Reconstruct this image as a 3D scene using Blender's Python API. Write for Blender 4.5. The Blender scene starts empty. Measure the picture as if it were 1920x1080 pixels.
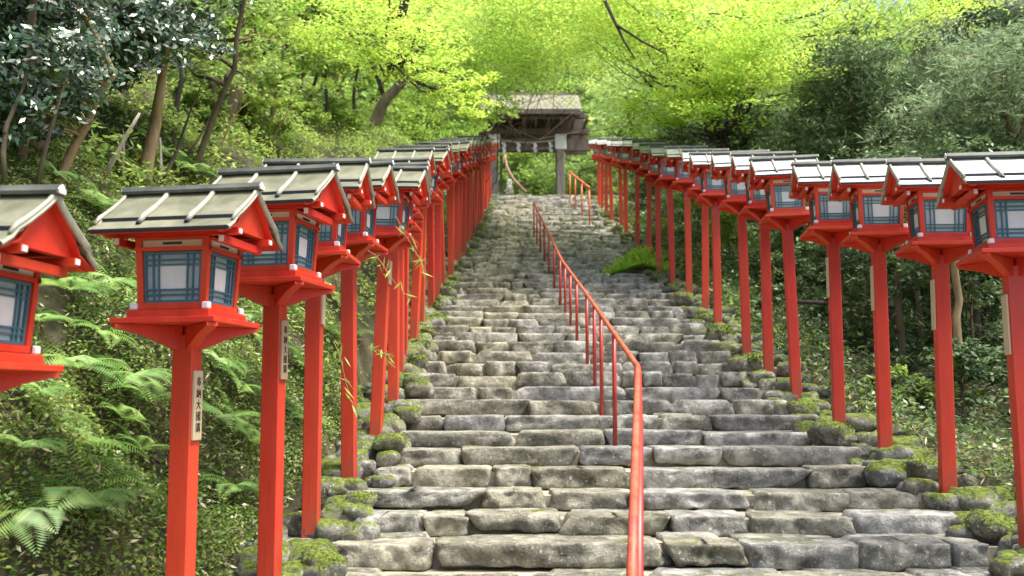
import bpy, bmesh, math, random
import numpy as np
from mathutils import Vector, Matrix, noise as mnoise

# ---------------------------------------------------------------- camera, sky, sun
SC = bpy.context.scene
COL = SC.collection
R = math.radians
FPX, TH = 1800.0, math.atan(200 / 1800.0)       # focal length in px of a 1920 frame, upward tilt
cam = bpy.data.cameras.new('camera')
camo = bpy.data.objects.new('camera', cam); COL.objects.link(camo)
cam.sensor_width = 36.0; cam.lens = 36.0 * FPX / 1920; cam.clip_end = 2000; cam.clip_start = 0.05
camo.location = (0, 0, 0); camo.rotation_euler = (R(90) + TH, 0, 0)
cam.dof.use_dof = True; cam.dof.focus_distance = 6.3; cam.dof.aperture_fstop = 2.6
SC.camera = camo

SUN_EL, SUN_AZ = 68, 108                         # azimuth clockwise from +Y (up the stairs)
W = bpy.data.worlds.new('World'); SC.world = W; W.use_nodes = True
nt = W.node_tree; bg = nt.nodes['Background']
sky = nt.nodes.new('ShaderNodeTexSky'); sky.sky_type = 'NISHITA'; sky.sun_disc = False
sky.sun_elevation = R(SUN_EL); sky.sun_rotation = R(SUN_AZ); sky.air_density = 1.0; sky.dust_density = 4.0; sky.ozone_density = 0.6
nt.links.new(sky.outputs[0], bg.inputs[0]); bg.inputs[1].default_value = 0.15
sl = bpy.data.lights.new('sun', 'SUN'); sl.energy = 3.3; sl.angle = R(20); sl.color = (1, .965, .89)
so = bpy.data.objects.new('sun', sl); COL.objects.link(so)
sd = Vector((math.sin(R(SUN_AZ)) * math.cos(R(SUN_EL)), math.cos(R(SUN_AZ)) * math.cos(R(SUN_EL)), math.sin(R(SUN_EL))))
so.rotation_euler = sd.to_track_quat('Z', 'Y').to_euler()
SC.view_settings.view_transform = 'Standard'; SC.view_settings.look = 'None'
SC.view_settings.exposure = 1.07; SC.view_settings.gamma = 1
SC.cycles.max_bounces = 6; SC.cycles.diffuse_bounces = 3; SC.cycles.transmission_bounces = 4; SC.cycles.transparent_max_bounces = 4

rng = np.random.default_rng(7)
random.seed(7)
ct, st = math.cos(TH), math.sin(TH)

def P(px, py, Y):
    """point on the ray of a photograph pixel at the distance Y ahead"""
    a = (px - 960) / FPX; b = (540 - py) / FPX
    d = Vector((a, ct - b * st, st + b * ct)); d *= Y / d.y
    return d

# ---------------------------------------------------------------- materials
def mat(name, base, rough=.7, metal=0, spec=.5, c2=None, scale=8, bump=0, bscale=30, island=0, transl=0, detail=6, c3=None, stretch=None, rvar=0, coords='Object', m2=.5):
    m = bpy.data.materials.new(name); m.use_nodes = True
    n = m.node_tree.nodes; l = m.node_tree.links
    b = n['Principled BSDF']; b.inputs['Roughness'].default_value = rough; b.inputs['Metallic'].default_value = metal
    b.inputs['Specular IOR Level'].default_value = spec
    col = None
    tc = n.new('ShaderNodeTexCoord'); mp = n.new('ShaderNodeMapping'); l.new(tc.outputs[coords], mp.inputs[0])
    if stretch: mp.inputs['Scale'].default_value = stretch
    if c2 is not None:
        t = n.new('ShaderNodeTexNoise'); t.inputs['Scale'].default_value = scale; t.inputs['Detail'].default_value = detail; t.inputs['Roughness'].default_value = .65
        l.new(mp.outputs[0], t.inputs['Vector'])
        r = n.new('ShaderNodeValToRGB'); l.new(t.outputs['Fac'], r.inputs[0])
        e = r.color_ramp.elements; e[0].position = .36; e[0].color = (*base, 1); e[1].position = .64; e[1].color = (*c2, 1)
        if c3 is not None:
            x = e.new(m2); x.color = (*c3, 1)
        col = r.outputs[0]
        if rvar:
            mr = n.new('ShaderNodeMapRange'); l.new(t.outputs['Fac'], mr.inputs[0]); mr.inputs[1].default_value = .3; mr.inputs[2].default_value = .7
            mr.inputs[3].default_value = rough - rvar; mr.inputs[4].default_value = rough + rvar; l.new(mr.outputs[0], b.inputs['Roughness'])
    if island:
        g = n.new('ShaderNodeNewGeometry')
        hs = n.new('ShaderNodeHueSaturation')
        if col: l.new(col, hs.inputs['Color'])
        else: hs.inputs['Color'].default_value = (*base, 1)
        v = n.new('ShaderNodeMapRange'); l.new(g.outputs['Random Per Island'], v.inputs[0]); v.inputs[3].default_value = 1 - island; v.inputs[4].default_value = 1 + island * .8
        l.new(v.outputs[0], hs.inputs['Value'])
        wn = n.new('ShaderNodeTexWhiteNoise'); wn.noise_dimensions = '1D'; l.new(g.outputs['Random Per Island'], wn.inputs['W'])
        h = n.new('ShaderNodeMapRange'); l.new(wn.outputs['Value'], h.inputs[0]); h.inputs[3].default_value = .5 - .035; h.inputs[4].default_value = .5 + .03
        l.new(h.outputs[0], hs.inputs['Hue'])
        col = hs.outputs[0]
    if col: l.new(col, b.inputs['Base Color'])
    else: b.inputs['Base Color'].default_value = (*base, 1)
    if bump:
        t2 = n.new('ShaderNodeTexNoise'); t2.inputs['Scale'].default_value = bscale; t2.inputs['Detail'].default_value = 8; t2.inputs['Roughness'].default_value = .7
        l.new(mp.outputs[0], t2.inputs['Vector'])
        bp = n.new('ShaderNodeBump'); bp.inputs['Strength'].default_value = bump; bp.inputs['Distance'].default_value = .03
        l.new(t2.outputs['Fac'], bp.inputs['Height']); l.new(bp.outputs[0], b.inputs['Normal'])
    if transl:
        tr = n.new('ShaderNodeBsdfTranslucent'); mx = n.new('ShaderNodeMixShader'); mx.inputs[0].default_value = transl
        g2 = n.new('ShaderNodeGamma'); g2.inputs['Gamma'].default_value = .8
        if col: l.new(col, g2.inputs[0])
        else: g2.inputs[0].default_value = (*base, 1)
        l.new(g2.outputs[0], tr.inputs[0])
        l.new(b.outputs[0], mx.inputs[1]); l.new(tr.outputs[0], mx.inputs[2]); l.new(mx.outputs[0], n['Material Output'].inputs[0])
    return m

def stone_mat(name, moss=.0, dark=1.0):
    """grey stone with per-stone tint, lichen spots, cream patches and (optionally) moss on the upper faces"""
    m = bpy.data.materials.new(name); m.use_nodes = True
    n = m.node_tree.nodes; l = m.node_tree.links; b = n['Principled BSDF']; b.inputs['Roughness'].default_value = .82
    b.inputs['Specular IOR Level'].default_value = .35
    g = n.new('ShaderNodeNewGeometry'); tc = n.new('ShaderNodeTexCoord')
    t = n.new('ShaderNodeTexNoise'); t.inputs['Scale'].default_value = 7; t.inputs['Detail'].default_value = 10; t.inputs['Roughness'].default_value = .72
    l.new(tc.outputs['Object'], t.inputs['Vector'])
    r = n.new('ShaderNodeValToRGB'); l.new(t.outputs['Fac'], r.inputs[0]); e = r.color_ramp.elements
    e[0].position = .32; e[0].color = (.10 * dark, .094 * dark, .066 * dark, 1)
    e[1].position = .70; e[1].color = (.66 * dark, .62 * dark, .48 * dark, 1)
    x = e.new(.45); x.color = (.25 * dark, .236 * dark, .168 * dark, 1); x = e.new(.56); x.color = (.40 * dark, .378 * dark, .28 * dark, 1)
    hs = n.new('ShaderNodeHueSaturation'); l.new(r.outputs[0], hs.inputs['Color'])
    v = n.new('ShaderNodeMapRange'); l.new(g.outputs['Random Per Island'], v.inputs[0]); v.inputs[3].default_value = .75; v.inputs[4].default_value = 1.22; l.new(v.outputs[0], hs.inputs['Value'])
    wn = n.new('ShaderNodeTexWhiteNoise'); wn.noise_dimensions = '1D'; l.new(g.outputs['Random Per Island'], wn.inputs['W'])
    s2 = n.new('ShaderNodeMapRange'); l.new(wn.outputs['Value'], s2.inputs[0]); s2.inputs[3].default_value = .25; s2.inputs[4].default_value = 1.1; l.new(s2.outputs[0], hs.inputs['Saturation'])
    # lichen specks
    vo = n.new('ShaderNodeTexNoise'); vo.inputs['Scale'].default_value = 38; vo.inputs['Detail'].default_value = 4; l.new(tc.outputs['Object'], vo.inputs['Vector'])
    rr = n.new('ShaderNodeValToRGB'); l.new(vo.outputs['Fac'], rr.inputs[0]); rr.color_ramp.elements[0].position = .60; rr.color_ramp.elements[1].position = .70
    mx = n.new('ShaderNodeMix'); mx.data_type = 'RGBA'; l.new(rr.outputs[0], mx.inputs[0]); l.new(hs.outputs[0], mx.inputs[6]); mx.inputs[7].default_value = (.56, .55, .46, 1)
    out = mx.outputs[2]
    # moss: patches
    t3 = n.new('ShaderNodeTexNoise'); t3.inputs['Scale'].default_value = 4.0; t3.inputs['Detail'].default_value = 7; t3.inputs['Roughness'].default_value = .75; l.new(tc.outputs['Object'], t3.inputs['Vector'])
    sp = n.new('ShaderNodeSeparateXYZ'); l.new(g.outputs['Normal'], sp.inputs[0])
    ad = n.new('ShaderNodeMath'); ad.operation = 'MULTIPLY_ADD'; l.new(sp.outputs['Z'], ad.inputs[0]); ad.inputs[1].default_value = .25; l.new(t3.outputs['Fac'], ad.inputs[2])
    r3 = n.new('ShaderNodeValToRGB'); l.new(ad.outputs[0], r3.inputs[0]); r3.color_ramp.elements[0].position = max(0, .80 - moss); r3.color_ramp.elements[1].position = max(.02, .90 - moss)
    mc = n.new('ShaderNodeValToRGB'); l.new(vo.outputs['Fac'], mc.inputs[0]); mc.color_ramp.elements[0].position = .35; mc.color_ramp.elements[0].color = (.055, .085, .012, 1); mc.color_ramp.elements[1].position = .65; mc.color_ramp.elements[1].color = (.21, .27, .035, 1)
    m2 = n.new('ShaderNodeMix'); m2.data_type = 'RGBA'; l.new(r3.outputs[0], m2.inputs[0]); l.new(out, m2.inputs[6]); l.new(mc.outputs[0], m2.inputs[7])
    l.new(m2.outputs[2], b.inputs['Base Color'])
    bp = n.new('ShaderNodeBump'); bp.inputs['Strength'].default_value = 1; bp.inputs['Distance'].default_value = .06; l.new(t.outputs['Fac'], bp.inputs['Height'])
    b2 = n.new('ShaderNodeBump'); b2.inputs['Strength'].default_value = .5; b2.inputs['Distance'].default_value = .012; l.new(vo.outputs['Fac'], b2.inputs['Height']); l.new(bp.outputs[0], b2.inputs['Normal'])
    vv = n.new('ShaderNodeTexVoronoi'); vv.inputs['Scale'].default_value = 5.5; vv.inputs['Randomness'].default_value = 1
    ws = n.new('ShaderNodeMix'); ws.data_type = 'VECTOR'; ws.inputs[0].default_value = .12; l.new(tc.outputs['Object'], ws.inputs[4]); l.new(t.outputs['Color'], ws.inputs[5]); l.new(ws.outputs[1], vv.inputs['Vector'])
    b4 = n.new('ShaderNodeBump'); b4.inputs['Strength'].default_value = .35; b4.inputs['Distance'].default_value = .05; l.new(vv.outputs['Distance'], b4.inputs['Height']); l.new(b2.outputs[0], b4.inputs['Normal'])
    l.new(b4.outputs[0], b.inputs['Normal'])
    return m

M = {}
M['red'] = mat('vermilion_paint', (.60, .030, .014), .42, c2=(.72, .045, .018), scale=5, rvar=.08, bump=.04, bscale=60, stretch=(1, 1, .25))
M['red_old'] = mat('weathered_vermilion', (.50, .035, .020), .6, c2=(.66, .05, .022), c3=(.6, .045, .025), scale=7, bump=.08, bscale=40, stretch=(1, 1, .2))
def painted(name, base, c2, dirt=0):
    m = mat(name, base, .48, c2=c2, scale=6, rvar=.12, bump=.12, bscale=45, stretch=(1, 1, .16)); n = m.node_tree.nodes; l = m.node_tree.links; b = n['Principled BSDF']
    src = b.inputs['Base Color'].links[0].from_socket
    oi = n.new('ShaderNodeObjectInfo'); mr = n.new('ShaderNodeMapRange'); l.new(oi.outputs['Random'], mr.inputs[0]); mr.inputs[3].default_value = .90; mr.inputs[4].default_value = 1.08
    hs = n.new('ShaderNodeHueSaturation'); l.new(src, hs.inputs['Color']); l.new(mr.outputs[0], hs.inputs['Value'])
    wn = n.new('ShaderNodeTexWhiteNoise'); wn.noise_dimensions = '1D'; l.new(oi.outputs['Random'], wn.inputs['W']); m3 = n.new('ShaderNodeMapRange'); l.new(wn.outputs['Value'], m3.inputs[0]); m3.inputs[3].default_value = .498; m3.inputs[4].default_value = .505; l.new(m3.outputs[0], hs.inputs['Hue'])
    out = hs.outputs[0]; tc = n.new('ShaderNodeTexCoord')
    t = n.new('ShaderNodeTexNoise'); t.inputs['Scale'].default_value = 11; t.inputs['Detail'].default_value = 8; t.inputs['Roughness'].default_value = .75
    mp = n.new('ShaderNodeMapping'); mp.inputs['Scale'].default_value = (1, 1, .3); l.new(tc.outputs['Object'], mp.inputs[0]); l.new(mp.outputs[0], t.inputs['Vector'])
    sp = n.new('ShaderNodeSeparateXYZ'); l.new(tc.outputs['Object'], sp.inputs[0])
    gr = n.new('ShaderNodeMapRange'); l.new(sp.outputs['Z'], gr.inputs[0]); gr.inputs[1].default_value = 0; gr.inputs[2].default_value = .75; gr.inputs[3].default_value = dirt; gr.inputs[4].default_value = 0
    ad = n.new('ShaderNodeMath'); l.new(t.outputs['Fac'], ad.inputs[0]); l.new(gr.outputs[0], ad.inputs[1])
    rr = n.new('ShaderNodeValToRGB'); l.new(ad.outputs[0], rr.inputs[0]); rr.color_ramp.elements[0].position = .60; rr.color_ramp.elements[1].position = .80; rr.color_ramp.elements[1].color = (.55, .55, .55, 1)
    mx = n.new('ShaderNodeMix'); mx.data_type = 'RGBA'; l.new(rr.outputs[0], mx.inputs[0]); l.new(out, mx.inputs[6]); mx.inputs[7].default_value = (.30, .09, .05, 1)
    l.new(mx.outputs[2], b.inputs['Base Color']); return m
M['red'] = painted('vermilion_paint', (.56, .030, .014), (.72, .048, .018))
M['red_post'] = painted('weathered_post_paint', (.54, .034, .016), (.70, .052, .022), dirt=.22)
M['white'] = mat('white_paint', (.82, .81, .76), .5)
M['cream'] = mat('cream_trim', (.66, .61, .46), .6, c2=(.72, .68, .55), scale=9)
M['black'] = mat('black_metal', (.012, .014, .018), .4)
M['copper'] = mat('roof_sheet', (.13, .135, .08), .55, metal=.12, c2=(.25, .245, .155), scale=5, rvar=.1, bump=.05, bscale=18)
M['copper_skylit'] = mat('skylit_roof_sheet', (.52, .54, .48), .34, metal=.45, c2=(.70, .72, .68), scale=5, rvar=.1, bump=.05, bscale=18)  # right-row roofs: sky reflection put into the colour as a paler sheet
M['ridge'] = mat('dark_ridge', (.06, .066, .06), .6, metal=.0, c2=(.15, .155, .12), scale=7)
M['batten'] = mat('batten', (.30, .29, .22), .5, metal=.1, c2=(.42, .40, .31), scale=16)
M['teal'] = mat('teal_lattice', (.045, .13, .17), .5, c2=(.06, .17, .21), scale=12)
M['paper'] = mat('paper_screen', (.66, .68, .66), .45, c2=(.76, .77, .73), scale=7)
M['paper_edge'] = mat('bluish_paper', (.30, .39, .41), .35, c2=(.42, .49, .50), scale=5)
M['wood_plate'] = mat('bare_wood', (.50, .38, .22), .6, c2=(.62, .50, .32), scale=9, stretch=(1, 1, .15))
M['wood_plate2'] = mat('aged_wood', (.30, .20, .12), .65, c2=(.42, .30, .19), scale=9, stretch=(1, 1, .15))
M['ink'] = mat('ink', (.03, .02, .015), .7)
M['stone'] = stone_mat('step_stone', .0)
M['rock'] = stone_mat('mossy_stone', .22, .75)
M['mortar'] = mat('mortar', (.22, .20, .14), .9, c2=(.50, .45, .33), scale=5, bump=.5, bscale=25)
M['railpaint'] = mat('rail_paint', (.42, .055, .03), .5, c2=(.62, .13, .06), scale=9, rvar=.1, bump=.1, bscale=50)
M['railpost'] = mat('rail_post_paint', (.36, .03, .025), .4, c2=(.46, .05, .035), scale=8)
M['soil'] = mat('forest_floor', (.03, .03, .012), .95, c2=(.12, .11, .045), c3=(.07, .06, .03), scale=1.6, bump=1, bscale=7, detail=12, coords='Object')
M['bark'] = mat('bark', (.10, .075, .045), .9, c2=(.22, .17, .10), scale=6, bump=.8, bscale=14, stretch=(1, 1, .25))
M['bark_tan'] = mat('tan_bark', (.22, .15, .07), .85, c2=(.40, .29, .14), scale=8, bump=.6, bscale=18, stretch=(1, 1, .3))
M['bark_dark'] = mat('dark_bark', (.035, .028, .022), .9, c2=(.09, .07, .05), scale=6, bump=.6, bscale=14, stretch=(1, 1, .3))
M['bark_pale'] = mat('pale_bark', (.34, .30, .23), .85, c2=(.5, .46, .38), scale=6, bump=.6, bscale=14, stretch=(1, 1, .3))
M['bark_cedar'] = mat('cedar_bark', (.16, .085, .045), .9, c2=(.30, .17, .10), scale=6, bump=.8, bscale=12, stretch=(1, 1, .15))
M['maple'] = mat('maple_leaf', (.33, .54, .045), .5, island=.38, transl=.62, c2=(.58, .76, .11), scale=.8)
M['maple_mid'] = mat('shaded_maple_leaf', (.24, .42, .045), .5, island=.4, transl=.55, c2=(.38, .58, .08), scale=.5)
M['camellia'] = mat('camellia_leaf', (.04, .10, .025), .30, spec=.9, island=.5, transl=.12)
M['camellia'].node_tree.nodes['Principled BSDF'].inputs['Coat Weight'].default_value = .35
M['camellia'].node_tree.nodes['Principled BSDF'].inputs['Coat Roughness'].default_value = .22
M['camellia'].node_tree.nodes['Principled BSDF'].inputs['Coat IOR'].default_value = 1.7
M['olive'] = mat('olive_leaf', (.15, .26, .045), .45, island=.55, transl=.4, c2=(.36, .50, .10), scale=.6)
M['yellow_green'] = mat('yellow_green_leaf', (.24, .36, .05), .45, island=.5, transl=.45, c2=(.46, .64, .12), scale=.7)
M['ivy'] = mat('ivy_leaf', (.09, .17, .02), .45, island=.65, transl=.35, c2=(.30, .41, .09), scale=2.2)
M['dryleaf'] = mat('dry_leaf', (.30, .22, .12), .7, island=.5, c2=(.60, .54, .38), scale=3)
M['fern'] = mat('fern_leaf', (.13, .28, .05), .45, island=.3, transl=.4, c2=(.28, .46, .10), scale=2)
M['cedar'] = mat('cedar_leaf', (.11, .185, .075), .6, island=.7, transl=.35, c2=(.33, .45, .21), scale=1.1)
M['cedar_dark'] = mat('dark_cedar_leaf', (.05, .10, .035), .6, island=.7, transl=.25, c2=(.16, .25, .09), scale=1.1)
M['shrub'] = mat('shrub_leaf', (.06, .11, .035), .4, island=.6, transl=.25, c2=(.16, .25, .08), scale=.9)
M['far'] = mat('far_leaf', (.20, .36, .07), .5, island=.5, transl=.5, c2=(.46, .64, .15), scale=.25)
M['grass'] = mat('grass_blade', (.42, .66, .07), .4, island=.35, transl=.5)
M['moss'] = mat('moss_tuft', (.10, .15, .015), .9, island=.5, transl=.1, c2=(.24, .30, .035), scale=5)
M['thatch'] = mat('bark_roof', (.17, .17, .10), .85, c2=(.29, .27, .18), scale=3, bump=.4, bscale=12)
M['oldwood'] = mat('old_timber', (.10, .075, .058), .8, c2=(.19, .15, .115), scale=4, bump=.3, bscale=20, stretch=(1, 1, .2))
M['palewood'] = mat('grey_timber', (.26, .22, .17), .8, c2=(.36, .31, .25), scale=4, bump=.3, bscale=20, stretch=(1, 1, .2))
M['rope'] = mat('straw_rope', (.46, .38, .22), .9, c2=(.56, .48, .3), scale=30, bump=.5, bscale=60)
M['pinkrope'] = mat('faded_pink_cord', (.42, .22, .17), .8, c2=(.5, .3, .24), scale=9)
M['orange'] = mat('orange_paint', (.72, .14, .03), .4, c2=(.78, .2, .05), scale=5)
M['roofdark'] = mat('dark_tiles', (.02, .022, .03), .6, c2=(.035, .038, .05), scale=6)

# ---------------------------------------------------------------- mesh helpers
class MB:
    def __init__(s): s.v = []; s.f = []; s.n = 0
    def add(s, vs, fs):
        s.v.extend([tuple(a) for a in vs]); s.f.extend([tuple(i + s.n for i in q) for q in fs]); s.n += len(vs); return s
    def box(s, x0, x1, y0, y1, z0, z1):
        v = [(x0, y0, z0), (x1, y0, z0), (x1, y1, z0), (x0, y1, z0), (x0, y0, z1), (x1, y0, z1), (x1, y1, z1), (x0, y1, z1)]
        return s.add(v, [(0, 3, 2, 1), (4, 5, 6, 7), (0, 1, 5, 4), (1, 2, 6, 5), (2, 3, 7, 6), (3, 0, 4, 7)])
    def prism(s, prof, x0, x1):
        """closed (y,z) outline extruded along x"""
        n = len(prof); v = [(x0, a, b) for a, b in prof] + [(x1, a, b) for a, b in prof]
        f = [tuple(range(n))[::-1], tuple(range(n, 2 * n))] + [(i, (i + 1) % n, n + (i + 1) % n, n + i) for i in range(n)]
        return s.add(v, f)
    def bar(s, a, b, w, h, up=(0, 0, 1)):
        a, b = Vector(a), Vector(b); d = (b - a).normalized(); u = Vector(up); sx = d.cross(u).normalized(); u = sx.cross(d).normalized()
        v = []
        for p in (a, b):
            for i, j in ((-1, -1), (1, -1), (1, 1), (-1, 1)): v.append(p + sx * (i * w / 2) + u * (j * h / 2))
        return s.add(v, [(0, 1, 2, 3), (7, 6, 5, 4), (0, 4, 5, 1), (1, 5, 6, 2), (2, 6, 7, 3), (3, 7, 4, 0)])
    def tube(s, pts, rad, seg=8, cap=True):
        pts = [Vector(p) for p in pts]
        if not hasattr(rad, '__len__'): rad = [rad] * len(pts)
        base = s.n; vs = []; up = None
        for i, p in enumerate(pts):
            d = (pts[min(i + 1, len(pts) - 1)] - pts[max(i - 1, 0)]).normalized()
            if up is None:
                up = Vector((1, 0, 0)) if abs(d.x) < .8 else Vector((0, 1, 0))
            up = (up - d * up.dot(d)).normalized(); w = d.cross(up)
            for k in range(seg):
                a = 2 * math.pi * k / seg; vs.append(p + (up * math.cos(a) + w * math.sin(a)) * rad[i])
        fs = []
        for i in range(len(pts) - 1):
            for k in range(seg):
                k2 = (k + 1) % seg; fs.append((i * seg + k, i * seg + k2, (i + 1) * seg + k2, (i + 1) * seg + k))
        if cap: fs.append(tuple(range(seg))[::-1]); fs.append(tuple((len(pts) - 1) * seg + k for k in range(seg)))
        return s.add(vs, fs)
    def mesh(s, name, m, smooth=False, bevel=0, angle=None):
        me = bpy.data.meshes.new(name); me.from_pydata(s.v, [], s.f)
        if bevel:
            bm = bmesh.new(); bm.from_mesh(me)
            bmesh.ops.bevel(bm, geom=bm.edges[:] , offset=bevel, segments=1, affect='EDGES'); bm.to_mesh(me); bm.free()
        bm = bmesh.new(); bm.from_mesh(me); bmesh.ops.recalc_face_normals(bm, faces=bm.faces[:]); bm.to_mesh(me); bm.free()
        if smooth: me.polygons.foreach_set('use_smooth', [True] * len(me.polygons))
        me.materials.append(m); return me

def link(name, data, parent=None):
    o = bpy.data.objects.new(name, data); COL.objects.link(o)
    if parent: o.parent = parent
    return o
def part(name, mb, m, parent=None, **k): return link(name, mb.mesh(name, m, **k), parent)
def empty(name, loc=(0, 0, 0), rz=0):
    o = bpy.data.objects.new(name, None); COL.objects.link(o); o.location = loc; o.rotation_euler = (0, 0, rz); o.empty_display_size = .1; return o
def tag(o, label=None, cat=None, group=None, kind=None):
    if label: o['label'] = label
    if cat: o['category'] = cat
    if group: o['group'] = group
    if kind: o['kind'] = kind
    return o
def copy_tree(o, parent=None):
    c = o.copy(); COL.objects.link(c); c.parent = parent
    for ch in list(KIDS.get(o.name, [])): copy_tree(ch, c)
    return c
KIDS = {}
def index_kids():
    KIDS.clear()
    for o in bpy.data.objects:
        if o.parent: KIDS.setdefault(o.parent.name, []).append(o)

def quads(name, V, m, parent=None):
    """V: (n,4,3) array of leaf quads -> one mesh"""
    n = len(V); me = bpy.data.meshes.new(name)
    me.vertices.add(4 * n); me.vertices.foreach_set('co', V.reshape(-1).astype(np.float32))
    me.loops.add(4 * n); me.loops.foreach_set('vertex_index', np.arange(4 * n, dtype=np.int32))
    me.polygons.add(n); me.polygons.foreach_set('loop_start', np.arange(0, 4 * n, 4, dtype=np.int32)); me.polygons.foreach_set('loop_total', np.full(n, 4, dtype=np.int32))
    me.update(calc_edges=True); me.materials.append(m); return link(name, me, parent)

def unit(a): return a / np.maximum(np.linalg.norm(a, axis=1, keepdims=True), 1e-6)
def leafquads(C, L, Wd, flat=.5, droop=0., bias=None, star=1):
    """leaf diamonds at points C; flat: how horizontal the blades lie"""
    n = len(C)
    if star > 1:
        C = np.repeat(C, star, 0); 
    N = len(C)
    nrm = rng.normal(size=(n, 3)); nrm[:, 2] = np.abs(nrm[:, 2]) + flat * 3
    if bias is not None: nrm = rng.normal(size=(n, 3)) * .45 + np.array(bias)
    if star > 1: nrm = np.repeat(nrm, star, 0)
    nrm = unit(nrm)
    d = rng.normal(size=(N, 3)); d[:, 2] -= droop; d = unit(d - nrm * (d * nrm).sum(1, keepdims=True))
    s = np.cross(nrm, d)
    l = (L * rng.uniform(.65, 1.25, N))[:, None]; w = (Wd * rng.uniform(.7, 1.2, N))[:, None]
    if star > 1: C = C + d * l * .45
    V = np.stack([C - d * l / 2, C + s * w / 2 - d * l * .05, C + d * l / 2, C - s * w / 2 - d * l * .05], 1)
    return V

# ---------------------------------------------------------------- the lie of the land
_base = [(5.53, 1035), (6.63, 925), (7.5, 851), (8.3, 800), (9.4, 738), (10.2, 698), (11.1, 660), (12.6, 612), (14.05, 575), (15.1, 550), (16.3, 527), (17.5, 506), (21.5, 452), (26, 416), (31, 388), (37, 363)]
_gy = [-5, 2.0, 4.0] + [b[0] for b in _base] + [60]
_gz = [-1.62, -1.62, -1.26] + [P(960, b[1], b[0]).z for b in _base]
_gz.append(_gz[-1])
def g(y): return np.interp(y, _gy, _gz)
def Xl(y): return np.interp(y, [0, 3.35, 4.35, 5.05, 8, 12, 15, 20, 24, 38], [-2.6, -1.93, -1.46, -1.25, -1.15, -1.24, -1.22, -1.05, -.93, -.78])
def Xr(y): return np.interp(y, [0, 5.53, 6.63, 7.5, 8.3, 10.2, 11.1, 14, 15.1, 17.2, 21.5, 28, 38], [3.1, 2.92, 2.96, 2.88, 2.80, 2.72, 2.70, 2.78, 2.78, 2.68, 2.78, 2.8, 3.1])

def vnoise(x, y, f, seed=0):
    x = x * f + seed * 17.3; y = y * f + seed * 9.1
    xi, yi = np.floor(x), np.floor(y); u, v = x - xi, y - yi; u = u * u * (3 - 2 * u); v = v * v * (3 - 2 * v)
    def h(a, b):
        t = np.sin(a * 127.1 + b * 311.7 + seed) * 43758.5453; return t - np.floor(t)
    return (h(xi, yi) * (1 - u) + h(xi + 1, yi) * u) * (1 - v) + (h(xi, yi + 1) * (1 - u) + h(xi + 1, yi + 1) * u) * v - .5

def H(x, y):
    x = np.asarray(x, float); y = np.asarray(y, float)
    yc = np.minimum(y, 46)
    z0 = g(yc)
    L = Xl(yc) - .30 - np.clip((yc - 28) * .12, 0, 1.6); Rr = Xr(yc) + .35
    dl = np.clip(L - x, 0, None); dr = np.clip(x - Rr, 0, None)
    steep = 1.15 - .35 * np.clip((yc - 9) / 12, 0, 1)
    bank = steep * np.minimum(dl, 3.2) + .62 * np.clip(dl - 3.2, 0, 22)
    side = -.10 * np.minimum(dr, 10) + .5 * np.clip(dr - 13, 0, 20)
    rough = np.clip(dl * 1.5, 0, 1) * (vnoise(x, y, .7, 1) * .9 + vnoise(x, y, 1.9, 2) * .35 + vnoise(x, y, 5, 3) * .14) + np.clip(dr, 0, 1) * (vnoise(x, y, .5, 4) * .4 + vnoise(x, y, 2.5, 5) * .12)
    inside = (dl <= 0) & (dr <= 0)
    z = z0 + bank + side + rough - np.where(inside, np.where(y < 37.5, .22, .0), 0)
    far = np.clip(y - 50, 0, 60)
    z = z + far * (.62 - .25 * np.clip((x - 4) / 30, 0, 1)) + np.clip(far / 8, 0, 1) * vnoise(x, y, .12, 6) * 4
    return z
def hit(px, py, y0=2.5):
    """where the sight line of a photograph pixel meets the land"""
    Y = y0; d = P(px, py, 1.0)
    while Y < 110:
        if d.z * Y < float(H(d.x * Y, Y)): break
        Y += .03 + Y * .002
    return d * Y

xs = np.unique(np.concatenate([np.linspace(-70, -9, 50), np.arange(-9, 6, .16), np.linspace(6, 70, 60)]))
ys = np.unique(np.concatenate([np.arange(-8, 16, .18), np.arange(16, 46, .45), np.linspace(46, 150, 70)]))
XX, YY = np.meshgrid(xs, ys); ZZ = H(XX, YY)
me = bpy.data.meshes.new('ground'); nx, ny = len(xs), len(ys)
idx = np.arange(nx * ny).reshape(ny, nx)
F = np.stack([idx[:-1, :-1], idx[:-1, 1:], idx[1:, 1:], idx[1:, :-1]], -1).reshape(-1, 4)
me.from_pydata(np.stack([XX, YY, ZZ], -1).reshape(-1, 3).tolist(), [], F.tolist())
me.polygons.foreach_set('use_smooth', [True] * len(me.polygons)); me.materials.append(M['soil'])
tag(link('ground', me), kind='structure')

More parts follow.
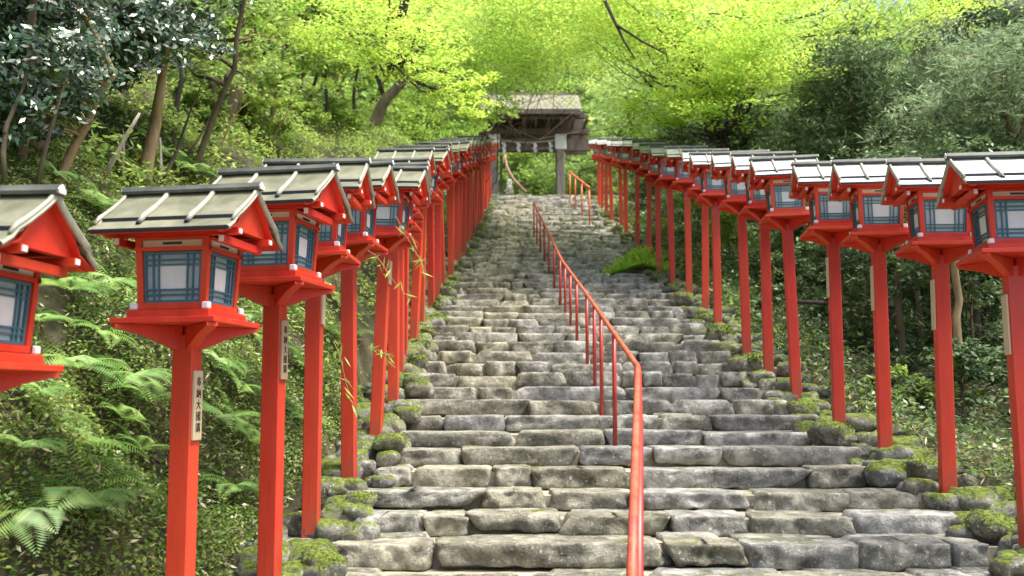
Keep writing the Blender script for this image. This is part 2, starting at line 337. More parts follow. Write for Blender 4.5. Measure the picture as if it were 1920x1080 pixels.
# ---------------------------------------------------------------- stone staircase
def cubegrid(nx, ny, nz):
    pts = {}; V = []; Fs = []
    def vid(i, j, k):
        if (i, j, k) not in pts: pts[(i, j, k)] = len(V); V.append((2 * i / nx - 1, 2 * j / ny - 1, 2 * k / nz - 1))
        return pts[(i, j, k)]
    for i in range(nx):
        for j in range(ny):
            Fs.append((vid(i, j, 0), vid(i, j + 1, 0), vid(i + 1, j + 1, 0), vid(i + 1, j, 0))); Fs.append((vid(i, j, nz), vid(i + 1, j, nz), vid(i + 1, j + 1, nz), vid(i, j + 1, nz)))
    for i in range(nx):
        for k in range(nz):
            Fs.append((vid(i, 0, k), vid(i + 1, 0, k), vid(i + 1, 0, k + 1), vid(i, 0, k + 1))); Fs.append((vid(i, ny, k), vid(i, ny, k + 1), vid(i + 1, ny, k + 1), vid(i + 1, ny, k)))
    for j in range(ny):
        for k in range(nz):
            Fs.append((vid(0, j, k), vid(0, j, k + 1), vid(0, j + 1, k + 1), vid(0, j + 1, k))); Fs.append((vid(nx, j, k), vid(nx, j + 1, k), vid(nx, j + 1, k + 1), vid(nx, j, k + 1)))
    return np.array(V), Fs
GRIDS = {}
def stone(mb, c, h, res=(10, 5, 5), p=7, amp=.02, seed=0, yaw=0, lumpy=1.0, flat_top=0):
    if res not in GRIDS: GRIDS[res] = cubegrid(*res)
    V, Fs = GRIDS[res]
    q = V / (np.abs(V) ** p).sum(1, keepdims=True) ** (1 / p)
    # skew the outline: wedge left/right ends and uneven top edge
    a, b_, t1, t2 = rng.uniform(-.18, .18, 4)
    q = q.copy(); q[:, 0] += a * q[:, 2] * (q[:, 0] > 0) + b_ * q[:, 2] * (q[:, 0] < 0); q[:, 2] *= 1 + .14 * t1 * q[:, 0] * 2; q[:, 1] += t2 * q[:, 0] * .25
    P3 = q * np.array(h)
    out = []
    cy, sy = math.cos(yaw), math.sin(yaw)
    for v, n_ in zip(P3, q):
        s = Vector((v[0], v[1], v[2])) + Vector((seed * 3.7, seed * 1.3, 0))
        d = mnoise.noise(s * 5) * .8 - abs(mnoise.noise(s * 8)) * 1.1 + .2 + mnoise.noise(s * 15) * .5 + (mnoise.noise(s * 2.0)) * .9 * lumpy
        nn = Vector(n_).normalized(); k = amp * d
        ztop = .8
        w = Vector(v) + Vector((nn.x * k, nn.y * k * 1.6, nn.z * k * ztop))
        if flat_top:
            zc = h[2] * flat_top + mnoise.noise(s * 3) * .012
            if w.z > zc: w.z = zc + (w.z - zc) * .12
        out.append((c[0] + w.x * cy - w.y * sy, c[1] + w.x * sy + w.y * cy, c[2] + w.z))
    mb.add(out, Fs)

stairs = tag(empty('stone_staircase', (0.85, 5.5, -1)), 'long flight of uneven grey stone steps climbing between the two lantern rows', 'staircase')
off = Vector((-0.85, -5.5, 1))
# bed of earth and mortar under the stones, one notched sheet
edges = []; y = 2.15
while y < 37.0:
    edges.append(y); y += .5 if y < 24 else .56
mb = MB(); prev = None
for i, ye in enumerate(edges):
    y2 = edges[i + 1] if i + 1 < len(edges) else 46.0
    zt = float(g(ye)) - .035; zb = float(g(edges[i - 1])) - .05 if i else zt - .3
    x0, x1 = float(Xl(ye)) - .25, float(Xr(ye)) + .2
    yf = ye + .13
    mb.add([(x0, yf, zb), (x1, yf, zb), (x1, yf, zt), (x0, yf, zt), (x1, y2 + .13, zt), (x0, y2 + .13, zt)], [(0, 1, 2, 3), (3, 2, 4, 5)])
o = part('mortar_bed', mb, M['mortar'], stairs); o.location = off
for i, ye in enumerate(edges):
    if ye < 3.5: continue
    zt = float(g(ye)); rise = zt - float(g(edges[i - 1]))
    x0 = float(Xl(ye)) + (.09 if ye > 5.7 else -.45) + rng.uniform(-.08, .1); x1 = float(Xr(ye)) - .12 + rng.uniform(-.15, .12)
    if ye > 6 : x0 -= .0
    near = ye < 10; mb = MB(); x = x0
    while x < x1 - .05:
        w = float(np.clip(rng.gamma(6, .125), .28, 1.35)) if near else float(np.clip(rng.gamma(5, .10), .22, 1.0))
        if abs(ye - 5.65) < .01 and False: w = 1
        if x + w > x1 - .2: w = x1 - x
        gap = rng.uniform(.004, .022); dep = .30
        hz = (rise + .045) / 2 * rng.uniform(.88, 1.04); yo = rng.normal(0, .018)
        res = (18, 6, 8) if ye < 7.5 else ((10, 5, 5) if near else (7, 4, 4))
        stone(mb, (x + w / 2, ye + dep / 2 + .0 + yo + .02, zt - hz + .012 + rng.normal(0, .007 if near else .016)), (w / 2 - gap, dep / 2 + .01, hz), res, p=rng.uniform(9, 18), amp=.031 if near else .040, seed=rng.uniform(0, 900), yaw=rng.normal(0, .03 if near else .06), flat_top=.80)
        # tread stones behind the riser stones
        if rng.random() < .9:
            stone(mb, (x + w / 2 + rng.uniform(-.05, .05), ye + dep + .16, zt - .055 + rng.normal(0, .008)), (w / 2 * rng.uniform(.75, 1.0), .15, .055), (6, 4, 2), p=5, amp=.02, seed=rng.uniform(0, 900), yaw=rng.normal(0, .1), flat_top=.7)
        x += w
    o = part('step', mb, M['stone'], stairs, smooth=True); o.location = off

# ---------------------------------------------------------------- lanterns
def make_lantern(roofm):
    t = empty('lantern_post')
    part('post', MB().box(-.048, .048, -.048, .048, -.2, 1.64), M['red_post'], t, bevel=.004)
    # tray with raised rim, and four curved brackets to its corners
    mb = MB().box(-.242, .242, -.242, .242, 1.682, 1.706).box(-.192, .192, -.192, .192, 1.708, 1.742)
    part('tray', mb, M['red'], t, bevel=.002)
    for sx in (-1, 1):
        for sy in (-1, 1):
            mb = MB(); d = Vector((sx, sy, 0)).normalized(); n = Vector((-d.y, d.x, 0)) * .024
            prof = [(.055, 1.575), (.12, 1.600), (.20, 1.635), (.322, 1.664), (.322, 1.680), (.03, 1.680), (.03, 1.575)]
            k = len(prof); vs = [d * a + n + Vector((0, 0, b)) for a, b in prof] + [d * a - n + Vector((0, 0, b)) for a, b in prof]
            mb.add(vs, [tuple(range(k)), tuple(range(k, 2 * k))[::-1]] + [(i, (i + 1) % k, k + (i + 1) % k, k + i) for i in range(k)])
            part('bracket', mb, M['red'], t)
    def tap(mb):
        mb.v = [(a * (.905 + .095 * (c - 1.74) / .33) if 1.73 < c < 2.09 else a, b * (.905 + .095 * (c - 1.74) / .33) if 1.73 < c < 2.09 else b, c) for a, b, c in mb.v]; return mb
    w = .174
    mb = MB()
    for sx in (-1, 1):
        for sy in (-1, 1):
            x0, x1 = sorted((sx * w, sx * (w - .030))); y0, y1 = sorted((sy * w, sy * (w - .030))); mb.box(x0, x1, y0, y1, 1.742, 2.062)
    for z0, z1, q in ((1.746, 1.774, .012), (2.004, 2.022, .004), (2.054, 2.066, .003)):
        for s in (-1, 1):
            a, b = sorted((s * (w + q), s * (w - .02)))
            mb.box(-w - q, w + q, a, b, z0, z1); mb.box(a, b, -w - q + .002, w + q - .002, z0 + .001, z1 - .001)
    part('housing', tap(mb), M['red'], t)
    # white painted rail ends
    for sx in (-1, 1):
        for sy in (-1, 1):
            cx, cy = sx * .168, sy * .168
            part('rail_end', MB().box(cx - .016, cx + .016, cy - .016, cy + .016, 1.744, 1.774), M['white'], t, bevel=.004)
    # lattice screens on the four sides
    for k in range(4):
        mb = MB(); z0, z1, a = 1.776, 2.002, .1415; y0, y1 = -.164, -.154
        mb.box(-a, -a + .012, y0, y1, z0, z1); mb.box(a - .012, a, y0, y1, z0, z1); mb.box(-a + .012, a - .012, y0, y1, z0, z0 + .012); mb.box(-a + .012, a - .012, y0, y1, z1 - .012, z1)
        for xx in (-.098, -.070, .070, .098): mb.box(xx - .0035, xx + .0035, y0 + .002, y1, z0 + .012, z1 - .012)
        for zz in (z0 + .036, z0 + .058, z1 - .058, z1 - .036): mb.box(-a + .012, a - .012, y0 + .0035, y1 - .001, zz - .0035, zz + .0035)
        rot = Matrix.Rotation(k * math.pi / 2, 3, 'Z')
        def spin(m_): m_.v = [tuple(rot @ Vector(v)) for v in m_.v]; return tap(m_)
        s = part('screen', spin(mb), M['teal'], t)
        part('paper', spin(MB().box(-a + .002, a - .002, -.1515, -.148, z0 + .002, z1 - .002)), M['paper_edge'], s)
        part('centre_pane', spin(MB().box(-.067, .067, -.1535, -.1518, z0 + .060, z1 - .060)), M['paper'], s)
        tr = part('vent_panel', spin(MB().box(-.142, .142, -.166, -.156, 2.0235, 2.0525)), M['cream'], t)
        part('slot', spin(MB().box(-.045, .045, -.1685, -.164, 2.033, 2.043)), M['black'], tr)
    # beams under the roof
    mb = MB()
    for s in (-1, 1):
        mb.box(-.314, .314, s * .165 - .018, s * .165 + .018, 2.068, 2.096)
        mb.box(s * .245 - .014, s * .245 + .014, -.20, .20, 2.030, 2.064)
        mb.box(s * .250 - .012, s * .250 + .012, -.14, .14, 2.0985, 2.0995)
    mb.box(-.25, .25, -.012, .012, 2.235, 2.262)
    part('beam', mb, M['red'], t)
    for s in (-1, 1):
        for r_ in (-1, 1):
            cy = r_ * .204; part('beam_end', MB().box(s * .245 - .011, s * .245 + .011, min(cy, cy - r_ * .004), max(cy, cy - r_ * .004), 2.033, 2.061), M['white'], t)
            cx = s * .318; part('beam_end', MB().box(min(cx, cx - s * .004), max(cx, cx - s * .004), r_ * .165 - .014, r_ * .165 + .014, 2.072, 2.092), M['white'], t)
    # gable boards
    up = [(0.0, 2.300), (.045, 2.262), (.10, 2.222), (.16, 2.182), (.215, 2.150)]
    lo = [(.200, 2.128), (.245, 2.118), (.300, 2.086)]
    for s in (-1, 1):
        prof = [(-a, b) for a, b in reversed(up + lo[1:])] + [(a, b) for a, b in up[1:] + lo[1:]]
        prof = [(a, b - (.014 if abs(a) < .2 else .024)) for a, b in prof] + [(.25, 2.066), (.15, 2.098), (-.15, 2.098), (-.25, 2.066)]
        a, b = sorted((s * .266, s * .279)); part('gable_board', MB().prism(prof, a, b), M['red'], t)
        # pale edge strip along the barge
        for r_ in (-1, 1):
            mb = MB(); q = up + lo[1:]
            mb.tube([(s * .318, r_ * a_, b_ - .010) for a_, b_ in q], .010, 6)
            part('barge_edge', mb, M['batten'], t)
    # two-tier roof sheets
    mb = MB()
    for r_ in (-1, 1):
        top = [(r_ * a, b) for a, b in up]; prof = top + [(a, b - .008) for a, b in reversed(top)]; mb.prism(prof, -.318, .318)
        low = [(r_ * .185, 2.150)] + [(r_ * a, b) for a, b in lo[1:]]; prof = low + [(a, b - .009) for a, b in reversed(low)]; mb.prism(prof, -.322, .322)
    roof = part('roof', mb, roofm, t)
    for r_ in (-1, 1):
        q = [(0, 2.286), (.045, 2.248), (.10, 2.206), (.15, 2.160), (.185, 2.112), (.245, 2.088), (.300, 2.069)]
        mb = MB().prism([(r_ * a, b) for a, b in q] + [(r_ * a, b - .006) for a, b in reversed(q)], -.312, .312)
        part('soffit', mb, M['red'], t)
    for r_ in (-1, 1):
        mb = MB()
        mb.add([(x, r_ * yy, zz) for x in (-.316, .316) for yy, zz in ((.2165, 2.1495), (.2180, 2.1345), (.205, 2.1345), (.205, 2.148))], [(0, 1, 5, 4), (1, 2, 6, 5), (2, 3, 7, 6), (3, 0, 4, 7), (0, 3, 2, 1), (4, 5, 6, 7)])
        mb.box(-.322, .322, min(r_ * .301, r_ * .309), max(r_ * .301, r_ * .309), 2.070, 2.084)
        part('drip_edge', mb, M['black'], roof)
    part('ridge_cap', MB().prism([(-.027, 2.298), (.027, 2.298), (.030, 2.310), (.018, 2.332), (-.018, 2.332), (-.030, 2.310)], -.335, .335), M['ridge'], roof)
    for s in (-1, 1):
        mb = MB().prism([(-.020, 2.302), (.020, 2.302), (.023, 2.316), (0, 2.335), (-.023, 2.316)], *sorted((s * .3355, s * .341)))
        part('ridge_end', mb, M['white'], roof)
    for xx in (-.318, -.112, .112, .318):
        mb = MB()
        for r_ in (-1, 1):
            q = [(r_ * a, b + .006) for a, b in up[:-1]] + [(r_ * .222, 2.150), (r_ * .255, 2.118)]
            wd = .013 if abs(xx) > .2 else .018
            mb.tube([(xx, a, b) for a, b in q], [wd * .75, wd * .7, wd * .7, wd * .75, wd * .85, wd * .6], 6)
        part('batten', mb, M['batten'], roof, smooth=True)
        if abs(xx) < .2:
            for r_ in (-1, 1): part('batten_end', MB().tube([(xx, r_ * .25, 2.121), (xx, r_ * .262, 2.110)], .0125, 6), M['black'], roof)
    return t

ORD = ['first', 'second', 'third', 'fourth', 'fifth', 'sixth', 'seventh', 'eighth', 'ninth', 'tenth', 'eleventh', 'twelfth', 'thirteenth', 'fourteenth', 'fifteenth', 'sixteenth', 'seventeenth', 'eighteenth', 'nineteenth', 'twentieth', 'twenty-first', 'twenty-second', 'twenty-third', 'twenty-fourth', 'twenty-fifth', 'twenty-sixth', 'twenty-seventh', 'twenty-eighth', 'twenty-ninth', 'thirtieth', 'thirty-first', 'thirty-second', 'thirty-third', 'thirty-fourth']
protoL = make_lantern(M['copper']); protoR = make_lantern(M['copper_skylit'])
index_kids()

def plate(parent, side, z1, z2, m, txt=True, face='x'):
    """wooden name plate on the post's side that faces the stairs"""
    n = part('nameplate', MB().box(*((side * .0485, side * .061) if side > 0 else (side * .061, side * .0485)), -.040, .040, z1, z2), m, parent, bevel=.002)
    if txt:
        chars = '奉納大國講'[:5]
        h = (z2 - z1) / 7.0; fs = []
        for i, ch in enumerate(chars):
            cu = bpy.data.curves.new('lettering', 'FONT'); cu.body = ch; cu.size = h * 1.05; cu.align_x = 'CENTER'; cu.align_y = 'CENTER'; cu.extrude = .0008
            o = bpy.data.objects.new('tmp', cu); COL.objects.link(o); fs.append((o, z2 - h * (1.2 + 1.15 * i)))
        bpy.context.view_layer.update(); dg = bpy.context.evaluated_depsgraph_get(); mb = MB()
        for o, zc in fs:
            e = o.evaluated_get(dg); mm = e.to_mesh()
            vs = [(side * (.0622 + v.co.z), side * v.co.x, zc + v.co.y) for v in mm.vertices]
            if vs: mb.add(vs, [tuple(p.vertices) for p in mm.polygons])
            e.to_mesh_clear()
        for o, _ in fs:
            bpy.data.objects.remove(o)
        if mb.n: 
            me = bpy.data.meshes.new('lettering'); me.from_pydata(mb.v, [], mb.f); me.materials.append(M['ink']); link('lettering', me, n)
    return n

leftY = [3.35, 4.35, 5.08, 5.95, 7.0, 8.1, 9.15, 10.2]
while leftY[-1] < 33: leftY.append(leftY[-1] + (.84 if leftY[-1] < 20 else .95))
leftY = leftY[:34]
rightY = [5.53, 6.63, 7.5, 8.3, 9.4, 10.2, 11.1, 12.6, 13.7, 15.1, 16.3, 17.3, 18.6, 21.0, 23.0, 24.4, 26.6, 28.3, 30.0, 31.6]
NL, NR = len(leftY), len(rightY)
lamps = []
for i, Y in enumerate(leftY):
    o = protoL if i == 0 else copy_tree(protoL)
    rz = -R([5, 8.5, 10, 1, 4, 6, 3, 5][i]) if i < 8 else -R(rng.uniform(0, 7))
    z = float(g(Y)) + {0: -.22, 1: -.20, 2: -.12, 3: -.05}.get(i, -.04)
    z += float(np.interp(Y, [8, 12, 20, 30], [0, .15, .13, 0])) + (rng.normal(0, .02) if i > 4 else 0); o.location = (float(Xl(Y)) + (rng.normal(0, .03) if i > 3 else 0), Y, z); o.rotation_euler = (R(rng.normal(0, .9 if i > 3 else .3)), R(rng.normal(0, 1.1 if i > 3 else .15)), rz + R(rng.normal(0, 2.5 if i > 3 else 0)))
    if i == 0: lab = 'red wooden lantern cut off by the left edge, nearest of the left row'
    elif i == NL - 1: lab = 'last red wooden lantern of the left row, nearest the gate'
    elif i > 19: lab = '%s red lantern down from the gate end of the left row' % ORD[NL - 1 - i]
    else: lab = 'red wooden lantern on post, %s from the front in the left row' % ORD[i]
    if i == 1: lab = 'red wooden lantern with pale name plate on its post, second in left row'
    if i == 2: lab = 'red wooden lantern with brown name plate on its post, third in left row'
    tag(o, lab, 'lantern', 'red lanterns of the left row'); lamps.append(o)
for i, Y in enumerate(rightY):
    o = protoR if i == 0 else copy_tree(protoR)
    rz = -R([8, 9, 9, 8, 8][i]) if i < 5 else -R(rng.uniform(3, 9))
    o.location = (float(Xr(Y)) + (rng.normal(0, .02) if i > 3 else 0), Y, float(g(Y)) - .01 + float(np.interp(Y, [8, 12, 20, 30], [0, .05, .08, 0])) + (rng.normal(0, .012) if i > 3 else 0)); o.rotation_euler = (R(rng.normal(0, .8)), R(rng.normal(0, .9 if i > 3 else .3) + .5), rz + R(rng.normal(0, 2.5 if i > 3 else 0)))
    if i == 0: lab = 'red wooden lantern cut off by the right edge, nearest of the right row'
    elif i == NR - 1: lab = 'last red wooden lantern of the right row, nearest the gate'
    elif i > 13: lab = '%s red lantern down from the gate end of the right row' % ORD[NR - 1 - i]
    else: lab = 'red wooden lantern on post, %s from the front in the right row' % ORD[i]
    tag(o, lab, 'lantern', 'red lanterns of the right row'); lamps.append(o)
plate(lamps[1], 1, 1.17, 1.48, M['wood_plate']); plate(lamps[2], 1, 1.19, 1.50, M['wood_plate2'])
plate(lamps[3], 1, 1.28, 1.48, M['wood_plate'], False); plate(lamps[5], 1, 1.30, 1.50, M['wood_plate'], False)
for k in (0, 1, 2, 3): plate(lamps[NL + k], -1, 1.12, 1.47, M["wood_plate"], False)

# ---------------------------------------------------------------- handrails
def rail(name, label, pts, posts, r=.020, pr=.017, mr='railpaint', mp='railpost', ends=True, hb=.9):
    c = Vector(pts[0]); t = empty(name, (c.x, c.y, float(g(c.y)))); o0 = -t.location
    dense = []
    for a, b in zip(pts[:-1], pts[1:]):
        a, b = Vector(a), Vector(b); n = max(2, int((b - a).length / .8))
        for k in range(n): dense.append(a.lerp(b, k / n))
    dense.append(Vector(pts[-1]))
    o = part('rail', MB().tube(dense, r, 12), M[mr], t, smooth=True); o.location = o0
    for (x, y, rr) in posts:
        # rail height at y
        z = np.interp(y, [p[1] for p in sorted(pts, key=lambda q: q[1])], [p[2] for p in sorted(pts, key=lambda q: q[1])])
        o = part('rail_post', MB().tube([(x, y, float(g(y)) - .15), (x, y, z - .005)], rr, 10), M[mp], t, smooth=True); o.location = o0
    tag(t, label, 'handrail'); return t
c1 = P(1196, 688, 6.6); c0 = P(1184, 1100, 3.35); mid = P(1098, 549, 10.9); m2 = P(1054, 489, 14.3); e1 = P(1001, 380, 23.0)
pts = [tuple(c0), tuple(c1), tuple(mid), tuple(m2), tuple(e1)]
def railx(y): return np.interp(y, [p[1] for p in pts], [p[0] for p in pts])
pl = [(float(railx(y)), y, .025 if k == 0 else .019) for k, y in enumerate([6.62, 8.05, 9.15, 9.85, 10.75, 12.0, 12.9, 13.8, 14.7, 16.0, 17.4, 18.8, 20.2, 21.6, 22.95])]
rail('handrail', 'long orange-red steel handrail running up the middle of the steps', pts, pl)
hr = bpy.data.objects['handrail']; o = part('rail_shade_side', MB().tube([c0 + Vector((.026, .02, -.018)), c0.lerp(c1, .5) + Vector((.024, .02, -.018)), c1 + Vector((.012, .02, -.03))], [.018, .018, .017], 10), M['railpost'], hr, smooth=True); o.location = -hr.location  # added dark tube in post paint, standing in for the rail's shaded side
ya = 24.5
pts2 = [tuple(P(1105, 352, 25.5)), tuple(P(1068, 322, 33.0))]
rail('handrail', 'short orange handrail at the top right of the steps by the gate', pts2, [(float(np.interp(y, [pts2[0][1], pts2[1][1]], [pts2[0][0], pts2[1][0]])), y, .025) for y in (25.55, 28, 30.5, 32.9)], r=.035, mr='orange', mp='orange')

# ---------------------------------------------------------------- mossy rocks and tufts along both edges
def mossy_rock(x, y, z, s, label, grp, seed):
    t = empty('mossy_rock', (x, y, z)); mb = MB()
    stone(mb, (0, 0, 0), (s * rng.uniform(.9, 1.2), s * rng.uniform(.8, 1.1), s * rng.uniform(.55, .8)), (8, 7, 6), p=3.2, amp=s * .28, seed=seed, yaw=rng.uniform(0, 3))
    o = part('stone', mb, M['rock'], t, smooth=True)
    V = np.array([v for v in mb.v]); V = V[V[:, 2] > -.1 * s]
    n = int(min(900, 30000 * s * s * (1 if y < 14 else .35))); n = max(n, 60)
    C = V[rng.integers(0, len(V), n)] * (1 + rng.uniform(0, .10, (n, 1))) + rng.normal(0, s * .05, (n, 3))
    q = leafquads(C, .016 if y < 10 else .03, .008 if y < 10 else .016, .2); quads('moss', q, M['moss'], t)
    tag(t, label, 'rock', grp)
for k in range(1, NL - 4):
    if k < 2: continue
    Y = leftY[k]; Y2 = leftY[k + 1]; y = (Y + Y2) / 2 + rng.uniform(-.15, .15)
    z = float(g(y)) + rng.uniform(-.03, .05)
    mossy_rock(float(Xl(y)) + rng.uniform(.14, .24), y, z, rng.uniform(.08, .13), 'green mossy rock at the left step edge just past the %s left lantern' % ORD[k], 'mossy rocks along the left edge of the steps', k * 7.1)
for k in range(0, NR - 3):
    Y = rightY[k]; Y2 = rightY[k + 1]; y = (Y + Y2) / 2 + rng.uniform(-.15, .15)
    mossy_rock(float(Xr(y)) + rng.uniform(-.18, .05), y, float(g(y)) + rng.uniform(-.02, .04), rng.uniform(.10, .16), 'dark mossy rock at the right step edge just past the %s right lantern' % ORD[k], 'mossy rocks along the right edge of the steps', 300 + k * 5.3)
# a low rubble of moss-covered stone on both verges
mb = MB()
for side in (0, 1):
    y = 4.6
    while y < 36:
        for j in range(4):
            x = (float(Xl(y)) + rng.uniform(-.25, .28)) if side == 0 else (float(Xr(y)) + rng.uniform(-.25, .45))
            s = rng.uniform(.06, .125); stone(mb, (x, y + rng.uniform(-.1, .1), float(g(y)) + rng.uniform(-.10, -.01)), (s * 1.2, s, s * .7), (5, 5, 4), p=3.5, amp=.04, seed=rng.uniform(0, 999))
        y += .24 if y < 14 else .45
tag(part('verge_rubble', mb, M['rock'], smooth=True), 'loose mossy rubble filling both verges of the steps', 'rubble', kind='stuff')

# grass clump
def grass(name, label, c, n, h, sp, m='grass'):
    t = np.linspace(0, 1, 5); blades = []
    for i in range(n):
        ex, ey = rng.normal(0, 1, 2); b = np.array([c.x + ex * sp, c.y + ey * sp * .8, c.z - .25 * sp * abs(ex)])
        dr = rng.normal(0, 1, 2); dr /= np.linalg.norm(dr); hh = h * rng.uniform(.35, 1.1) * math.exp(-.28 * (ex * ex + ey * ey)); bend = hh * rng.uniform(.2, .9); w = .012 * rng.uniform(.6, 1.3)
        pts_ = [b + np.array([dr[0] * bend * u * u, dr[1] * bend * u * u, hh * (u - .45 * u ** 3)]) for u in t]
        s = np.array([-dr[1], dr[0], 0]) * w; s2 = np.array([1, 0, 0]) * w * .7
        for k in range(4):
            a0 = (1 - t[k]) ** .6; a1 = (1 - t[k + 1]) ** .6 if k < 3 else .05
            blades.append([pts_[k] - s * a0 - s2 * a0, pts_[k] + s * a0 + s2 * a0, pts_[k + 1] + s * a1 + s2 * a1, pts_[k + 1] - s * a1 - s2 * a1])
    o = quads(name, np.array(blades), M[m]); tag(o, label, 'grass'); return o
gy = 17.6
grass('grass_clump', 'bright green tuft of long grass among the right lantern posts', Vector((P(1190, 500, gy).x + .1, gy, float(g(gy)) + .05)), 1100, .62, .34)

# ---------------------------------------------------------------- ferns
def frond(L, curl, az, n=22):
    q = []; 
    for k in range(n):
        u = (k + .8) / n; r_ = L * (u - .12 * u * u) * math.cos(curl * .5); z = L * (math.sin(curl) * u - .75 * u * u * .8)
        for s in (-1, 1):
            l = L * .26 * math.sin(math.pi * min(1, (u * .93 + .07)) ** .8) + .006; w = L / n * .62
            base = np.array([r_, 0, z]); d = np.array([.35, s, -.18]); d = d / np.linalg.norm(d)
            tip = base + d * l; a = np.array([w * .5, 0, -w * .2])
            q.append([base - a, base + d * l * .5 - a * .9, tip, base + d * l * .5 + a * .9])
    q = np.array(q); c, s = math.cos(az), math.sin(az)
    return np.stack([q[..., 0] * c - q[..., 1] * s, q[..., 0] * s + q[..., 1] * c, q[..., 2]], -1)
fernmesh = []
for v in range(4):
    fr = [frond(rng.uniform(.30, .48), rng.uniform(.5, 1.1), 2 * math.pi * k / 9 + rng.uniform(-.3, .3)) for k in range(9)]
    o = quads('fern', np.concatenate(fr), M['fern']); fernmesh.append(o)
used = [0] * 4
FERNS = [(150, 950, 'lowest fern on the left bank, in the corner left of the second lantern post'), (60, 620, 'fern on the bank just under the cut-off left lantern'), (130, 700, 'fern on the bank right below the tray of the leftmost lantern'),
 (240, 720, 'fern touching the left of the second left lantern post at mid height'), (215, 800, 'yellowish fern lower down left of the second left lantern post'), (250, 860, 'small fern close to the second left post near the bottom'),
 (120, 560, 'light green fern between the first and second left lanterns'), (200, 540, 'fern just left of the second left lantern housing'), (170, 400, 'bright fern above the roof gap between first and second lanterns'),
 (400, 690, 'fern right of the pale name plate on the second post'), (440, 740, 'fern in the middle of the gap between second and third left posts'), (470, 640, 'fern under the tray of the third left lantern'),
 (420, 610, 'fern behind the right tip of the second lantern tray'), (455, 840, 'low fern between second and third left posts'), (560, 700, 'fern between the third and fourth left posts'),
 (565, 600, 'upper fern between the third and fourth left posts'), (60, 760, 'fern below the leftmost lantern tray at the picture edge'), (30, 860, 'fern at the picture edge in the lower left'),
 (350, 330, 'fern standing just above the second lantern ridge'), (240, 335, 'fern at the foot of the tan trunk above the lantern roofs'), (90, 340, 'fern above the roof of the cut-off left lantern'), (625, 640, 'fern between the fourth and fifth left posts'), (300, 300, 'fern right of the tan trunk on the upper bank'), (180, 640, 'pale fern left of the second lantern tray'), (90, 500, 'fern right of the cut-off lantern window'), (260, 770, 'fern half hidden behind the second left post'), (410, 800, 'fern with short fronds right of the second left post'), (30, 980, 'fern in the bottom left corner'), (560, 800, 'low fern between the third and fourth left posts'), (140, 850, 'fern in the middle of the lower left bank'), (430, 930, 'fern near the ground between second and third posts'), (620, 560, 'small fern behind the fifth left post'), (190, 420, 'fern just above the left end of the second roof')]
for i, (px, py, lab) in enumerate(FERNS):
    p = hit(px, py, 4.3 if px < 500 else 5.5); v = i % 4
    if used[v] == 0: o = fernmesh[v]; used[v] = 1
    else: o = fernmesh[v].copy(); COL.objects.link(o)
    s = rng.uniform(.65, 1.1) * (1 + max(0, p.y - 5) * .05); o.location = p + Vector((.05, -.03, .06)); o.scale = (s, s, s)
    o.rotation_euler = (R(rng.uniform(0, 20)), R(rng.uniform(15, 38)), rng.uniform(-.6, .6))
    tag(o, lab, 'fern', 'ferns on the left bank')

# ---------------------------------------------------------------- ground cover of the left bank
def scatter_land(n, xr, yr, pw=1.0):
    y = yr[0] + (yr[1] - yr[0]) * rng.random(n) ** pw
    d = xr[0] + (xr[1] - xr[0]) * rng.random(n)
    x = Xl(np.minimum(y, 38)) - .2 - np.clip((np.minimum(y, 46) - 28) * .12, 0, 1.6) - d
    return np.stack([x, y, H(x, y)], 1)
def cover(name, label, n, xr, yr, L, Wd, m, lift=.05, pw=1.0, flat=.25, grow=0):
    C = scatter_land(n, xr, yr, pw); cl = vnoise(C[:, 0], C[:, 1], 2.2, 8) + vnoise(C[:, 0], C[:, 1], 6, 9) * .5
    C = C[cl > rng.normal(-.30, .15, n)]
    C[:, 2] += np.abs(rng.normal(0, lift, len(C))) + np.clip(vnoise(C[:, 0], C[:, 1], 2.2, 8), 0, 1) * lift * 3
    C[:, 0] += np.abs(rng.normal(0, lift, len(C)))
    k = 1 + grow * np.clip(C[:, 1] - 5, 0, None)
    q = leafquads(C, L * k, Wd * k, flat, droop=.6); o = quads(name, q, M[m]); tag(o, label, 'ground cover', kind='stuff')
cover('ivy', 'ivy and low weeds covering the near left bank', 190000, (0, 3.6), (2.6, 10), .034, .019, 'ivy', .035, 1.2)
cover('leaf_litter', 'dead leaves and twigs lying on the left bank', 14000, (0, 3.8), (2.6, 10), .06, .018, 'dryleaf', .03)
cover('undergrowth', 'yellow-green undergrowth higher on the left slope', 55000, (.3, 11), (8, 34), .062, .032, 'yellow_green', .12, 1.3, grow=.035)
cover('undergrowth', 'olive undergrowth under the trees of the left slope', 45000, (2.2, 13), (5.5, 30), .07, .03, 'olive', .12, 1.2, grow=.03)
def cover_right(name, label, n, xr, yr, L, Wd, m, lift):
    y = yr[0] + (yr[1] - yr[0]) * rng.random(n); x = Xr(y) + .25 + xr[0] + (xr[1] - xr[0]) * rng.random(n) ** 1.3
    C = np.stack([x, y, H(x, y)], 1); C[:, 2] += np.abs(rng.normal(0, lift, n)); q = leafquads(C, L * (1 + .04 * (C[:, 1] - 5)), Wd * (1 + .04 * (C[:, 1] - 5)), .3)
    tag(quads(name, q, M[m]), label, 'ground cover', kind='stuff')
cover_right('undergrowth', 'low weeds and small ferns behind the right posts', 90000, (0, 7), (4.5, 30), .06, .026, 'shrub', .16)
cover_right('undergrowth', 'pale green weeds along the right verge', 6000, (-.2, 1.0), (5, 33), .07, .022, 'yellow_green', .09)
cover_right('leaf_litter', 'brown fallen cedar twigs behind the right posts', 1800, (0, 2.5), (4.8, 12), .10, .014, 'dryleaf', .04)

